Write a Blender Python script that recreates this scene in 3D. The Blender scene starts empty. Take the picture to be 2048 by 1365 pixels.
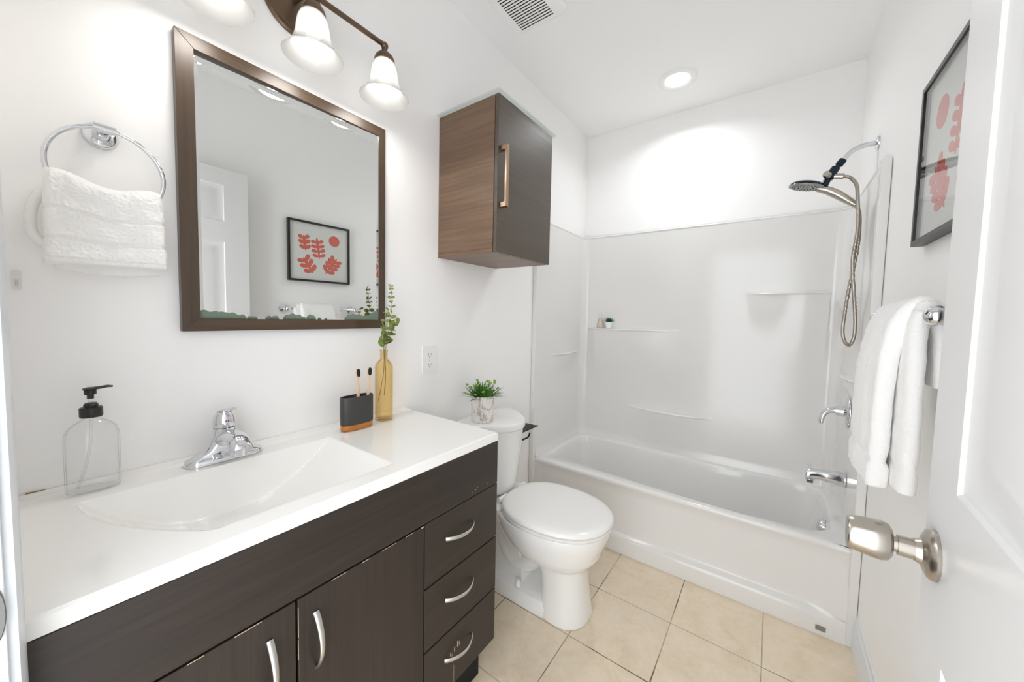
import bpy, bmesh, math, random
from math import sin, cos, pi, radians, sqrt, atan2
from mathutils import Vector, Matrix, noise

scene = bpy.context.scene
COL = scene.collection
random.seed(7)

# ------------------------------------------------------------------ camera
cam_d = bpy.data.cameras.new('camera'); cam = bpy.data.objects.new('camera', cam_d); COL.objects.link(cam)
RM = ((0.81457606, 0.57962162, 0.02246371), (0.05032794, -0.03204201, -0.99821862), (-0.57786931, 0.81425554, -0.05527182))
CAM = Vector((1.201, 0.0, 1.254))
cm = Matrix.Identity(4)
for i in range(3):
    cm[i][0] = RM[0][i]; cm[i][1] = -RM[1][i]; cm[i][2] = -RM[2][i]; cm[i][3] = CAM[i]
cam.matrix_world = cm
cam_d.sensor_width = 36; cam_d.lens = 718.3 / 2048 * 36
cam_d.shift_x = -11.8 / 2048; cam_d.shift_y = -10.1 / 2048
cam_d.clip_start = 0.01; cam_d.clip_end = 50
scene.camera = cam

# ------------------------------------------------------------------ world, exposure
world = bpy.data.worlds.new('world'); scene.world = world; world.use_nodes = True
bg = world.node_tree.nodes['Background']
bg.inputs['Color'].default_value = (0.93, 0.96, 1.0, 1); bg.inputs['Strength'].default_value = 1.3
vs = scene.view_settings
vs.view_transform = 'Standard'; vs.look = 'None'; vs.gamma = 1; vs.use_curve_mapping = False
vs.exposure = 1.55
scene.cycles.max_bounces = 14; scene.cycles.diffuse_bounces = 8; scene.cycles.glossy_bounces = 6
scene.cycles.transmission_bounces = 8; scene.cycles.transparent_max_bounces = 16
scene.cycles.caustics_reflective = False; scene.cycles.caustics_refractive = False
scene.cycles.sample_clamp_indirect = 4.0
LAMP_W = .25       # each vanity bulb, watts
DOWN_W = 1.4       # ceiling downlight

# ------------------------------------------------------------------ colour and materials
def lin(c):
    return tuple(((v / 255) / 12.92 if v / 255 <= .04045 else ((v / 255 + .055) / 1.055) ** 2.4) for v in c) + (1.0,)

class N:
    def __init__(s, name):
        s.m = bpy.data.materials.new(name); s.m.use_nodes = True
        s.t = s.m.node_tree; s.b = s.t.nodes['Principled BSDF']; s.o = s.t.nodes['Material Output']
    def n(s, typ, **kw):
        x = s.t.nodes.new(typ)
        for k, v in kw.items(): setattr(x, k, v)
        return x
    def l(s, a, b): s.t.links.new(a, b)
    def val(s, k, v): s.b.inputs[k].default_value = v
    def coord(s, scale=(1, 1, 1), loc=(0, 0, 0)):
        tc = s.n('ShaderNodeTexCoord'); mp = s.n('ShaderNodeMapping')
        mp.inputs['Scale'].default_value = scale; mp.inputs['Location'].default_value = loc
        s.l(tc.outputs['Object'], mp.inputs['Vector']); return mp.outputs['Vector']
    def noise(s, vec, scale, detail=3, rough=.5, dist=0):
        x = s.n('ShaderNodeTexNoise'); x.inputs['Scale'].default_value = scale; x.inputs['Detail'].default_value = detail
        x.inputs['Roughness'].default_value = rough; x.inputs['Distortion'].default_value = dist
        s.l(vec, x.inputs['Vector']); return x.outputs['Fac']
    def ramp(s, fac, stops):
        r = s.n('ShaderNodeValToRGB'); e = r.color_ramp.elements
        while len(e) < len(stops): e.new(.5)
        for i, (p, c) in enumerate(stops): e[i].position = p; e[i].color = c
        s.l(fac, r.inputs['Fac']); return r.outputs['Color']
    def bump(s, h, strength=.2, dist=.002):
        b = s.n('ShaderNodeBump'); b.inputs['Strength'].default_value = strength; b.inputs['Distance'].default_value = dist
        s.l(h, b.inputs['Height']); s.l(b.outputs['Normal'], s.b.inputs['Normal'])
    def schlick(s, f0):
        lw = s.n('ShaderNodeLayerWeight'); lw.inputs['Blend'].default_value = .5
        return s.math('MULTIPLY_ADD', s.math('POWER', lw.outputs['Facing'], 5.0), .9 - f0, f0)
    def math(s, op, a, b=None, c=None):
        x = s.n('ShaderNodeMath', operation=op)
        for i, v in enumerate((a, b, c)):
            if v is None: continue
            if isinstance(v, (int, float)): x.inputs[i].default_value = v
            else: s.l(v, x.inputs[i])
        return x.outputs[0]

def plain(name, col, rough=.5, metal=0.0, coat=0.0, bump=None, spec=None, sub=0):
    m = N(name); m.val('Base Color', lin(col)); m.val('Roughness', rough); m.val('Metallic', metal)
    if coat: m.val('Coat Weight', coat); m.val('Coat Roughness', .06)
    if spec is not None: m.val('Specular IOR Level', spec)
    if bump: v = m.coord(); m.bump(m.noise(v, bump[0], 3), bump[1], bump[2])
    return m.m

def wood(name, dark, light, axis, rough=.42, scale=1.0):
    """fine straight grain running along the given axis"""
    m = N(name)
    sc = [60 * scale] * 3; sc['xyz'.index(axis)] = 1.6 * scale
    v = m.coord(tuple(sc)); f = m.noise(v, 2.2, 6, .62, .35)
    sc2 = [9 * scale] * 3; sc2['xyz'.index(axis)] = .8 * scale
    v2 = m.coord(tuple(sc2)); f2 = m.noise(v2, 1.4, 3, .5, .6)
    mix = m.math('ADD', m.math('MULTIPLY', f, .6), m.math('MULTIPLY', f2, .4))
    c = m.ramp(mix, [(.34, lin(dark)), (.66, lin(light))])
    m.l(c, m.b.inputs['Base Color']); m.val('Roughness', rough); m.bump(f, .25, .0012)
    return m.m

def glass(name, tint, edge, ior=1.45, rough=.0, e0=.3):
    """thin walled glass: clear face on, tinted where the wall is seen edge on, with real reflections"""
    m = N(name); t = m.t; t.nodes.remove(m.b)
    tr = m.n('ShaderNodeBsdfTransparent'); gl = m.n('ShaderNodeBsdfGlossy'); gl.inputs['Roughness'].default_value = .03 + rough
    lw = m.n('ShaderNodeLayerWeight'); lw.inputs['Blend'].default_value = .35
    c = m.ramp(lw.outputs['Facing'], [(e0, tint), (.92, edge)])
    m.l(c, tr.inputs['Color'])
    mx = m.n('ShaderNodeMixShader'); m.l(m.schlick(((ior - 1) / (ior + 1)) ** 2), mx.inputs[0]); m.l(tr.outputs[0], mx.inputs[1]); m.l(gl.outputs[0], mx.inputs[2])
    m.l(mx.outputs[0], m.o.inputs['Surface']); return m.m

def emit(name, col, strength):
    m = N(name); m.val('Base Color', (0, 0, 0, 1)); m.val('Emission Color', lin(col)); m.val('Emission Strength', strength); m.val('Specular IOR Level', 0)
    return m.m

def tile_floor():
    m = N('beige floor tile')
    tc = m.n('ShaderNodeTexCoord'); sp = m.n('ShaderNodeSeparateXYZ'); m.l(tc.outputs['Object'], sp.inputs[0])
    def line(o, x0, w):
        u = m.math('DIVIDE', m.math('SUBTRACT', o, x0 - w * 20), w)
        fr = m.math('FRACT', u); cell = m.math('FLOOR', u)
        d = m.math('MULTIPLY', m.math('MINIMUM', fr, m.math('SUBTRACT', 1.0, fr)), w)
        return d, cell
    dx, cx = line(sp.outputs[0], .603, .3125); dy, cy = line(sp.outputs[1], 1.232, .3047)
    d = m.math('MINIMUM', dx, dy)
    v = m.coord(); wob = m.noise(v, 14, 3)
    d2 = m.math('ADD', d, m.math('MULTIPLY', m.math('SUBTRACT', wob, .5), .0022))
    mr = m.n('ShaderNodeMapRange'); mr.inputs['From Min'].default_value = .0013; mr.inputs['From Max'].default_value = .0024
    m.l(d2, mr.inputs['Value']); g = mr.outputs[0]
    cloud = m.noise(v, 9, 7, .62, .8); fine = m.noise(v, 55, 4, .6)
    mixn = m.math('ADD', m.math('MULTIPLY', cloud, .7), m.math('MULTIPLY', fine, .3))
    tile = m.ramp(mixn, [(.3, lin((216, 198, 170))), (.5, lin((228, 212, 188))), (.72, lin((236, 224, 206)))])
    wn = m.n('ShaderNodeTexWhiteNoise', noise_dimensions='2D'); cb = m.n('ShaderNodeCombineXYZ'); m.l(cx, cb.inputs[0]); m.l(cy, cb.inputs[1]); m.l(cb.outputs[0], wn.inputs['Vector'])
    hs = m.n('ShaderNodeHueSaturation'); m.l(tile, hs.inputs['Color'])
    m.l(m.math('MULTIPLY_ADD', wn.outputs['Value'], .06, .97), hs.inputs['Value'])
    gn = m.noise(v, 3.1, 2)
    gc = m.ramp(gn, [(.42, lin((92, 84, 72))), (.56, lin((176, 164, 146)))])
    mx = m.n('ShaderNodeMix', data_type='RGBA'); m.l(g, mx.inputs['Factor']); m.l(gc, mx.inputs['A']); m.l(hs.outputs[0], mx.inputs['B'])
    m.l(mx.outputs['Result'], m.b.inputs['Base Color']); m.val('Roughness', .38)
    bn = m.math('ADD', g, m.math('MULTIPLY', fine, .12)); m.bump(bn, .35, .0015)
    return m.m

def towel_mat():
    m = N('white terry cloth'); v = m.coord()
    m.val('Base Color', lin((250, 249, 247))); m.val('Roughness', .95); m.val('Sheen Weight', .3); m.val('Specular IOR Level', .1)
    h = m.math('ADD', m.noise(v, 420, 3, .7), m.math('MULTIPLY', m.noise(v, 130, 3, .6), .8)); m.bump(h, .55, .003)
    return m.m

def marble():
    m = N('marble look ceramic'); v = m.coord((1, 1, .45))
    a = m.noise(v, 9, 6, .6, 1.6)
    band = m.math('ABSOLUTE', m.math('SUBTRACT', a, .5))
    c = m.ramp(band, [(.0, lin((176, 158, 146))), (.02, lin((226, 218, 212))), (.07, lin((242, 239, 236)))])
    m.l(c, m.b.inputs['Base Color']); m.val('Roughness', .3); return m.m

def hose_mat():
    m = N('ribbed metal hose'); m.val('Base Color', lin((176, 168, 158))); m.val('Metallic', 1); m.val('Roughness', .28); return m.m

MT = dict(
    wall=plain('white wall paint', (247, 246, 245), .55, bump=(90, .05, .001)),
    ceil=plain('white ceiling paint', (246, 246, 245), .7),
    trim=plain('white gloss trim', (222, 226, 230), .28),
    door=plain('white painted door', (224, 223, 222), .3, bump=(60, .1, .0006)),
    floor=tile_floor(),
    counter=plain('white cultured marble', (239, 238, 235), .16, coat=.3),
    porcelain=plain('white porcelain', (238, 238, 236), .08, coat=.5),
    seat=plain('white seat plastic', (241, 240, 237), .2),
    fiber=plain('white gelcoat', (230, 229, 227), .15, coat=.15),
    vwood_y=wood('espresso wood grain lengthwise', (33, 26, 22), (50, 41, 35), 'y'),
    vwood_z=wood('espresso wood grain upright', (33, 26, 22), (50, 41, 35), 'z'),
    cwood=wood('walnut wood grain', (75, 65, 56), (89, 79, 68), 'y', .38),
    cwood_lit=wood('walnut wood grain lit side', (92, 71, 54), (124, 99, 78), 'x', .38),  # the door's walnut again, painted lighter for the side that catches the light
    fwood_y=wood('mirror frame wood lengthwise', (64, 49, 37), (88, 69, 52), 'y', .34),
    fwood_z=wood('mirror frame wood upright', (60, 47, 37), (82, 66, 51), 'z', .34),
    chrome=plain('polished chrome', (222, 224, 228), .07, 1),
    nickel=plain('brushed nickel', (190, 183, 173), .27, 1),
    handle=plain('satin nickel handle', (205, 203, 198), .3, 1),
    bronze=plain('oil rubbed bronze', (112, 94, 78), .33, .85),
    copper=plain('copper', (212, 140, 78), .24, 1),
    bronzeh=plain('antique bronze handle', (178, 150, 128), .28, 1),
    black=plain('black plastic', (22, 22, 18), .35),
    blackm=plain('matte black metal', (26, 26, 27), .5),
    dark=plain('near black board', (14, 12, 11), .8),  # plain near black for the toe kick and the mirror backing
    blued=plain('dark blue grey enamel', (30, 44, 56), .12, .6),
    facep=plain('grey spray face', (150, 148, 146), .35, .4),
    hose=hose_mat(),
    mirror=plain('mirror silver', (238, 240, 239), .0, 1),
    towel=towel_mat(),
    towelband=plain('woven towel band', (236, 233, 227), .9, bump=(500, .3, .001)),
    clear=glass('clear glass', (.995, .996, .995, 1), (.50, .54, .52, 1), 1.45, e0=.62),
    amber=glass('amber glass', (.985, .915, .75, 1), (.48, .34, .11, 1), 1.45),
    sheet=glass('clear sheet glass', (.96, .98, .975, 1), (.55, .66, .64, 1), 1.5),
    picglass=glass('picture glass', (.985, .985, .985, 1), (.9, .9, .9, 1), 1.5),
    clearp=glass('clear plastic', (.97, .97, .97, 1), (.75, .76, .76, 1), 1.4),
    charcoal=plain('charcoal ceramic', (58, 56, 54), .45),
    bamboo=plain('pale bamboo', (224, 192, 166), .5),
    bristle=plain('black bristles', (24, 22, 22), .8),
    leafg=plain('grass green leaf', (92, 140, 44), .45),
    leafl=plain('lime green bud', (130, 170, 56), .5),
    leafd=plain('deep green leaf', (48, 96, 36), .45),
    euc=plain('eucalyptus leaf', (134, 146, 76), .5),
    stemm=plain('eucalyptus stem', (116, 108, 70), .6),
    decal=plain('grey green leaf decal', (112, 128, 112), .6),
    marble=marble(),
    soil=plain('dark moss', (34, 40, 20), .9),
    teal=plain('teal succulent', (22, 84, 84), .5),
    sand=plain('white sand', (212, 200, 186), .9),
    plate=plain('white outlet plastic', (240, 240, 239), .3),
    slot=plain('dark slot', (40, 38, 38), .7),
    frameb=plain('black brown picture frame', (34, 31, 29), .35),
    paper=plain('pale blue grey paper', (238, 240, 234), .8),
    coral=plain('coral paper cutout', (228, 104, 86), .8),
    shade=None, bulb=emit('glowing bulb', (255, 251, 244), 2.3), led=emit('downlight diffuser', (250, 252, 255), 1.3),
    red=plain('red dot', (190, 20, 30), .3), blue=plain('teal dot', (16, 110, 120), .3),
    label=plain('grey metal label', (140, 138, 128), .45, .3),
    brown=plain('brown caulk stain', (150, 118, 82), .8),
    scuff=plain('bare scuffed wood', (196, 170, 142), .7),
)
def shade_mat():
    m = N('frosted glass shade'); t = m.t; t.nodes.remove(m.b)
    d = m.n('ShaderNodeBsdfDiffuse'); d.inputs['Color'].default_value = (.93, .93, .92, 1)
    tl = m.n('ShaderNodeBsdfTranslucent'); tl.inputs['Color'].default_value = (.96, .95, .93, 1)
    tp = m.n('ShaderNodeBsdfTransparent'); gl = m.n('ShaderNodeBsdfGlossy'); gl.inputs['Roughness'].default_value = .15
    a = m.n('ShaderNodeMixShader'); a.inputs[0].default_value = .5; m.l(d.outputs[0], a.inputs[1]); m.l(tl.outputs[0], a.inputs[2])
    b = m.n('ShaderNodeMixShader'); b.inputs[0].default_value = .22; m.l(a.outputs[0], b.inputs[1]); m.l(tp.outputs[0], b.inputs[2])
    c = m.n('ShaderNodeMixShader'); m.l(m.schlick(.03), c.inputs[0]); m.l(b.outputs[0], c.inputs[1]); m.l(gl.outputs[0], c.inputs[2])
    m.l(c.outputs[0], m.o.inputs['Surface']); return m.m
MT['shade'] = shade_mat()

# ------------------------------------------------------------------ mesh helpers
class Mesh:
    def __init__(s): s.v = []; s.f = []; s.mi = []; s.cur = 0
    def add(s, vs_, fs):
        o = len(s.v); s.v += [Vector(p) for p in vs_]; s.f += [tuple(i + o for i in f) for f in fs]; s.mi += [s.cur] * len(fs); return s
    def box(s, x0, x1, y0, y1, z0, z1):
        p = [(x, y, z) for x in (x0, x1) for y in (y0, y1) for z in (z0, z1)]
        return s.add(p, [(0, 1, 3, 2), (4, 6, 7, 5), (0, 4, 5, 1), (2, 3, 7, 6), (0, 2, 6, 4), (1, 5, 7, 3)])
    def loft(s, rings, cap0=True, cap1=True, closed=True):
        n = len(rings[0]); vs_ = [p for r in rings for p in r]; fs = []
        for i in range(len(rings) - 1):
            for j in range(n if closed else n - 1):
                k = (j + 1) % n
                fs.append((i * n + j, i * n + k, (i + 1) * n + k, (i + 1) * n + j))
        if cap0: fs.append(tuple(reversed(range(n))))
        if cap1: fs.append(tuple(range((len(rings) - 1) * n, len(rings) * n)))
        return s.add(vs_, fs)
    def lathe(s, prof, c=(0, 0, 0), axis=(0, 0, 1), n=32, sx=1, sy=1, cap0=False, cap1=False):
        c = Vector(c); a = Vector(axis).normalized()
        u = a.orthogonal().normalized() if abs(a.z) < .99 else Vector((1, 0, 0)); w = a.cross(u)
        rings = [[c + a * z + u * (r * cos(2 * pi * k / n) * sx) + w * (r * sin(2 * pi * k / n) * sy) for k in range(n)] for r, z in prof]
        return s.loft(rings, cap0, cap1)
    def tube(s, pts, r, n=12, cap=True, ref=None):
        pts = [Vector(p) for p in pts]; rs = r if isinstance(r, (list, tuple)) else [r] * len(pts)
        t = [(pts[min(i + 1, len(pts) - 1)] - pts[max(i - 1, 0)]).normalized() for i in range(len(pts))]
        u = t[0].orthogonal().normalized() if ref is None else (Vector(ref) - t[0] * t[0].dot(Vector(ref))).normalized(); rings = []
        for i, p in enumerate(pts):
            u = (u - t[i] * u.dot(t[i])).normalized(); w = t[i].cross(u)
            a = rs[i]; (ra, rb) = a if isinstance(a, tuple) else (a, a)
            rings.append([p + u * (ra * cos(2 * pi * k / n)) + w * (rb * sin(2 * pi * k / n)) for k in range(n)])
        return s.loft(rings, cap, cap)
    def prism(s, outline, fn, d0, d1):
        """extrude a 2d outline; fn(u, v, d) gives the world point"""
        return s.loft([[fn(u, v, d0) for u, v in outline], [fn(u, v, d1) for u, v in outline]])
    def sphere(s, c, r, n=16, m=10, sc=(1, 1, 1)):
        c = Vector(c); rings = []
        for i in range(m + 1):
            a = pi * i / m - pi / 2
            rr = max(cos(a), 1e-4)
            rings.append([c + Vector((r * sc[0] * rr * cos(2 * pi * k / n), r * sc[1] * rr * sin(2 * pi * k / n), r * sc[2] * sin(a))) for k in range(n)])
        return s.loft(rings)
    def grid(s, fn, nu, nv, wrap=False):
        vs_ = [fn(i / (nu - (0 if wrap else 1)), j / (nv - 1)) for j in range(nv) for i in range(nu)]
        fs = []
        for j in range(nv - 1):
            for i in range(nu if wrap else nu - 1):
                k = (i + 1) % nu; fs.append((j * nu + i, j * nu + k, (j + 1) * nu + k, (j + 1) * nu + i))
        return s.add(vs_, fs)

ORG = {}
def build(name, m, mats, parent=None, smooth=40, bevel=0, seg=2, sub=0, fix=True):
    org = ORG.get(parent.name, Vector()) if parent else Vector()
    me = bpy.data.meshes.new(name); me.from_pydata([p - org for p in m.v], [], m.f)
    mats = mats if isinstance(mats, (list, tuple)) else [mats]
    for x in mats: me.materials.append(x)
    for p, k in zip(me.polygons, m.mi): p.material_index = k
    if fix:
        b = bmesh.new(); b.from_mesh(me); bmesh.ops.recalc_face_normals(b, faces=b.faces); b.to_mesh(me); b.free()
    if smooth:
        me.shade_smooth(); me.set_sharp_from_angle(angle=radians(smooth))
    o = bpy.data.objects.new(name, me); COL.objects.link(o)
    if parent: o.parent = parent; ORG[o.name] = org
    else: ORG[o.name] = Vector()
    if bevel:
        md = o.modifiers.new('bevel', 'BEVEL'); md.width = bevel; md.segments = seg; md.limit_method = 'ANGLE'; md.angle_limit = radians(35); md.harden_normals = False
    if sub:
        md = o.modifiers.new('sub', 'SUBSURF'); md.levels = sub; md.render_levels = sub
    return o

def thing(name, label, cat, loc, group=None, rot=None):
    o = bpy.data.objects.new(name, None); COL.objects.link(o); o.location = loc
    o.empty_display_size = .05
    o['label'] = label; o['category'] = cat
    if group: o['group'] = group
    ORG[o.name] = Vector(loc)
    return o
def tag(o, label, cat, group=None):
    o['label'] = label; o['category'] = cat
    if group: o['group'] = group
    return o
def struct(o, label=None):
    o['kind'] = 'structure'
    if label: o['label'] = label
    return o
def B(*a): return Mesh().box(*a)
def smoothstep(a, b, x):
    t = min(1, max(0, (x - a) / (b - a))); return t * t * (3 - 2 * t)
def catmull(pts, n, closed=False):
    P = [Vector(p) for p in pts]; out = []; L = len(P)
    segs = L if closed else L - 1
    for i in range(segs):
        if closed: a, b, c, d = P[(i - 1) % L], P[i], P[(i + 1) % L], P[(i + 2) % L]
        else: a, b, c, d = P[max(i - 1, 0)], P[i], P[i + 1], P[min(i + 2, L - 1)]
        for k in range(n):
            t = k / n
            out.append(.5 * ((2 * b) + (c - a) * t + (2 * a - 5 * b + 4 * c - d) * t * t + (3 * b - a - 3 * c + d) * t ** 3))
    if not closed: out.append(P[-1])
    return out
def rrect(w, h, r, n=5):
    out = []
    for cx, cy, a0 in ((w / 2 - r, h / 2 - r, 0), (-w / 2 + r, h / 2 - r, 90), (-w / 2 + r, -h / 2 + r, 180), (w / 2 - r, -h / 2 + r, 270)):
        for k in range(n + 1):
            a = radians(a0 + 90 * k / n); out.append((cx + r * cos(a), cy + r * sin(a)))
    return out

W = 1.52; YB = 2.544; H = 2.594; YF = -.014
# ================================================================== the room
struct(build('floor', B(-.1, W + .1, -.12, YB + .1, -.05, 0), MT['floor'], smooth=0))
struct(build('ceiling', B(-.1, W + .1, -.12, YB + .1, H, H + .05), MT['ceil'], smooth=0))
struct(build('wall_left', B(-.1, 0, -.12, YB + .1, 0, H), MT['wall'], smooth=0))
struct(build('wall_right', B(W, W + .1, -.12, YB + .1, 0, H), MT['wall'], smooth=0))
struct(build('wall_back', B(0, W, YB, YB + .1, 0, H), MT['wall'], smooth=0))
JX0, JX1, DH = .555, 1.352, 2.06
fw = Mesh(); fw.box(0, JX0 - .016, -.12, YF, 0, H).box(JX1 + .016, W, -.12, YF, 0, H).box(JX0 - .016, JX1 + .016, -.12, YF, DH + .016, H)
struct(build('wall_front', fw, MT['wall'], smooth=0))

# door jamb and casing of the opening the camera stands in
def casing(x0, x1, z0, z1, flip=False):
    m = Mesh()
    xs = [(x0, .0), (x0, .009), (x0 + (x1 - x0) * .2, .0115), (x0 + (x1 - x0) * .55, .0085), (x0 + (x1 - x0) * .7, .0115), (x0 + (x1 - x0) * .9, .0095), (x1, .007), (x1, 0)]
    if flip: xs = [(x0 + x1 - a, b) for a, b in xs]
    return m.loft([[(a, YF + b, z) for a, b in xs] for z in (z0, z1)])
j = Mesh(); j.box(JX0 - .016, JX0, -.12, YF, 0, DH).box(JX1, JX1 + .016, -.12, YF, 0, DH).box(JX0, JX1, -.12, YF, DH, DH + .016)
j.box(JX0, JX0 + .011, -.095, -.055, 0, DH).box(JX1 - .011, JX1, -.095, -.055, 0, DH)
jamb = struct(build('trim_1', j, MT['trim'], smooth=0, bevel=.002), 'white door jamb at the left edge of the view')
sp = Mesh(); out = [(.012 * (1 if abs(a) < 99 else 1), 0) for a in (0,)]
ol = [( -.016, -.034), (.004, -.034)] + [(.004 + .0105 * cos(t), .034 * sin(t)) for t in [radians(-90 + 15 * k) for k in range(13)]] + [(.004, .034), (-.016, .034)]
sp.prism(ol, lambda u, v, d: (JX0 + d, -.028 + u, .93 + v), -.001, .0022)
MT['steel'] = plain('dull steel', (128, 128, 126), .45, .8)
struct(build('strike_plate', sp, MT['steel'], jamb, bevel=.0008))
struct(build('trim_2', casing(JX0 - .066, JX0 - .008, 0, DH + .06), MT['trim'], smooth=30))
struct(build('trim_3', casing(JX1 + .008, JX1 + .066, 0, DH + .06, True), MT['trim'], smooth=30))
tm = Mesh(); tm.box(JX0 - .008, JX1 + .008, YF, YF + .01, DH + .004, DH + .062)
struct(build('trim_4', tm, MT['trim'], smooth=0, bevel=.003))
# baseboards
def baseprof(t=.013, h=.135):
    return [(0, 0), (t, 0), (t, h * .7), (t * .72, h * .76), (t * .72, h * .84), (t * .35, h * .9), (t * .25, h), (0, h)]
m = Mesh(); m.loft([[(W - a, y, z) for a, z in baseprof()] for y in (YF + .02, 1.838)])
struct(build('baseboard_right', m, MT['trim'], smooth=25))
m = Mesh(); m.loft([[(a, y, z) for a, z in baseprof()] for y in (.915, 1.838)])
struct(build('baseboard_left', m, MT['trim'], smooth=25))

# ------------------------------------------------------------------ the opened door on the right
hinge = Vector((1.352, .0, 0)); ang = atan2(.046, .767)
du = Vector((sin(ang), cos(ang), 0)); dn = Vector((-cos(ang), sin(ang), 0))     # along the leaf, out of its room face
DL, DT, DZ0, DZ1 = .768, .035, .012, 2.045
door = struct(thing('door_1', 'white panelled door opened against the right wall', 'door', hinge)); del door['category']
def dp(u, v, d): return hinge + du * u + dn * d + Vector((0, 0, v))
leaf = Mesh()
st = .115; midr = .055; pw = (DL - 2 * st - midr * 2) / 2
rows = [(.245, .83), (1.05, 1.64), (1.755, 1.955)]
us = [0, st, st + pw, st + pw + 2 * midr, DL - st, DL]
cols = [(st, st + pw), (st + pw + 2 * midr, DL - st)]
zs_ = [DZ0] + [z for r in rows for z in r] + [DZ1]
for side in (0, -1):
    base = 0 if side == 0 else -DT; sg = 1 if side == 0 else -1
    for i in range(5):
        for k in range(len(zs_) - 1):
            u0, u1, z0, z1 = us[i], us[i + 1], zs_[k], zs_[k + 1]
            if i in (1, 3) and k in (1, 3, 5):
                rings = []
                for ins, dep in ((0, 0), (.004, -.004), (.013, -.007), (.022, -.009), (.030, -.009), (.052, -.003), (.06, -.002)):
                    d = base + sg * dep
                    rings.append([dp(u0 + ins, z0 + ins, d), dp(u1 - ins, z0 + ins, d), dp(u1 - ins, z1 - ins, d), dp(u0 + ins, z1 - ins, d)])
                leaf.loft(rings, False, True)
            else:
                leaf.add([dp(u0, z0, base), dp(u1, z0, base), dp(u1, z1, base), dp(u0, z1, base)], [(0, 1, 2, 3)])
for (u0, u1) in ((0, 0), (DL, DL)):
    leaf.add([dp(u0, DZ0, 0), dp(u0, DZ0, -DT), dp(u0, DZ1, -DT), dp(u0, DZ1, 0)], [(0, 1, 2, 3)])
for z in (DZ0, DZ1):
    leaf.add([dp(0, z, 0), dp(DL, z, 0), dp(DL, z, -DT), dp(0, z, -DT)], [(0, 1, 2, 3)])
struct(build('door_leaf', leaf, MT['door'], door, smooth=20))
kc = dp(DL - .055, .944, 0)
rose = Mesh(); rose.lathe([(0, .0), (.033, .0), (.0335, .004), (.031, .008), (.024, .0115), (.017, .014), (.0145, .02), (0, .02)], kc, dn, 40)
struct(build('knob_rose', rose, MT['nickel'], door, smooth=35))
kn = Mesh(); kn.lathe([(0, .018), (.0135, .018), (.0135, .036), (.0105, .0365), (.0105, .041), (.019, .0415), (.0245, .045), (.0270, .052), (.0266, .062), (.0242, .080), (.0232, .0865), (.0215, .0885), (.0, .0885)], kc, dn, 40)
struct(build('door_knob', kn, MT['nickel'], door, smooth=35))
rose2 = Mesh(); rose2.lathe([(0, 0), (.033, .0), (.031, .007), (.014, .012), (.011, .02), (.024, .024), (.026, .032), (.02, .04), (0, .041)], dp(DL - .055, .944, -DT), -dn, 32)
struct(build('outer_knob', rose2, MT['nickel'], door, smooth=35))
lt = Mesh(); c0 = dp(DL, .944, -DT / 2)
lt.prism(rrect(.024, .057, .006), lambda u, v, d: c0 + dn * u + Vector((0, 0, v)) + du * d, 0, .0012)
struct(build('latch_plate', lt, MT['nickel'], door))
for i, z in enumerate((.25, 1.05, 1.85)):
    h = Mesh(); h.lathe([(.006, -.045), (.006, .045)], (1.352, -.004, z), n=12, cap0=True, cap1=True)
    struct(build('hinge', h, MT['nickel'], door))

# ================================================================== vanity
VX, VY0, VY1, VZ = .484, YF + .003, .909, .873
van = thing('vanity_cabinet', 'espresso brown vanity cabinet with two doors and three drawers under the white sink top', 'cabinet', (.24, .45, 0))
m = Mesh(); m.box(.004, .462, VY0, VY1 - .002, .165, .74).box(.004, .462, VY1 - .018, VY1 - .002, .74, .845).box(.004, .462, VY0, VY0 + .016, .74, .845).box(.446, .462, VY0 + .016, VY1 - .018, .74, .845).box(.02, .417, VY0, VY1 - .004, 0, .165)
build('cabinet_body', m, MT['vwood_z'], van, smooth=0, bevel=.001)
build('toe_kick', B(.417, .421, VY0, VY1 - .004, 0.002, .158), MT['dark'], van, smooth=0)
build('false_front', B(.466, .4857, VY0, VY1, .705, .8445), MT['vwood_y'], van, smooth=0, bevel=.0015)
def bow(parent, p0, p1, bulge, mat, w0=.0065, w1=.0035):
    """flat arched pull from p0 to p1 standing out along +x, thick at one end and thin at the other"""
    p0, p1 = Vector(p0), Vector(p1); pts = []; rs = []
    for k in range(21):
        t = k / 20; a = sin(pi * t) ** .8
        p = p0.lerp(p1, t) + Vector((bulge * a, 0, 0)); pts.append(p); w = w0 + (w1 - w0) * t
        rs.append((w, .0028 + .001 * (1 - t)))
    ref = Vector((1, 0, 0)).cross((p1 - p0).normalized())
    mm = Mesh(); mm.tube(pts, rs, 12, ref=ref); return build('handle', mm, mat, parent, smooth=60)
dz = [(.703, .5255), (.5215, .347), (.343, .166)]
for a, b in dz:
    d = build('drawer', B(.466, .4857, .6085, VY1, b, a), MT['vwood_y'], van, smooth=0, bevel=.0015)
    zc = (a + b) / 2 + .012
    bow(d, (.4855, .683, zc), (.4855, .797, zc), .026, MT['handle'])
for y0, y1, hy in ((VY0, .2955, .252), (.2995, .6055, .333)):
    d = build('door', B(.466, .4857, y0, y1, .166, .701), MT['vwood_z'], van, smooth=0, bevel=.0015)
    bow(d, (.4855, hy, .655), (.4855, hy, .538), .026, MT['handle'])
sc = Mesh()
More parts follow.
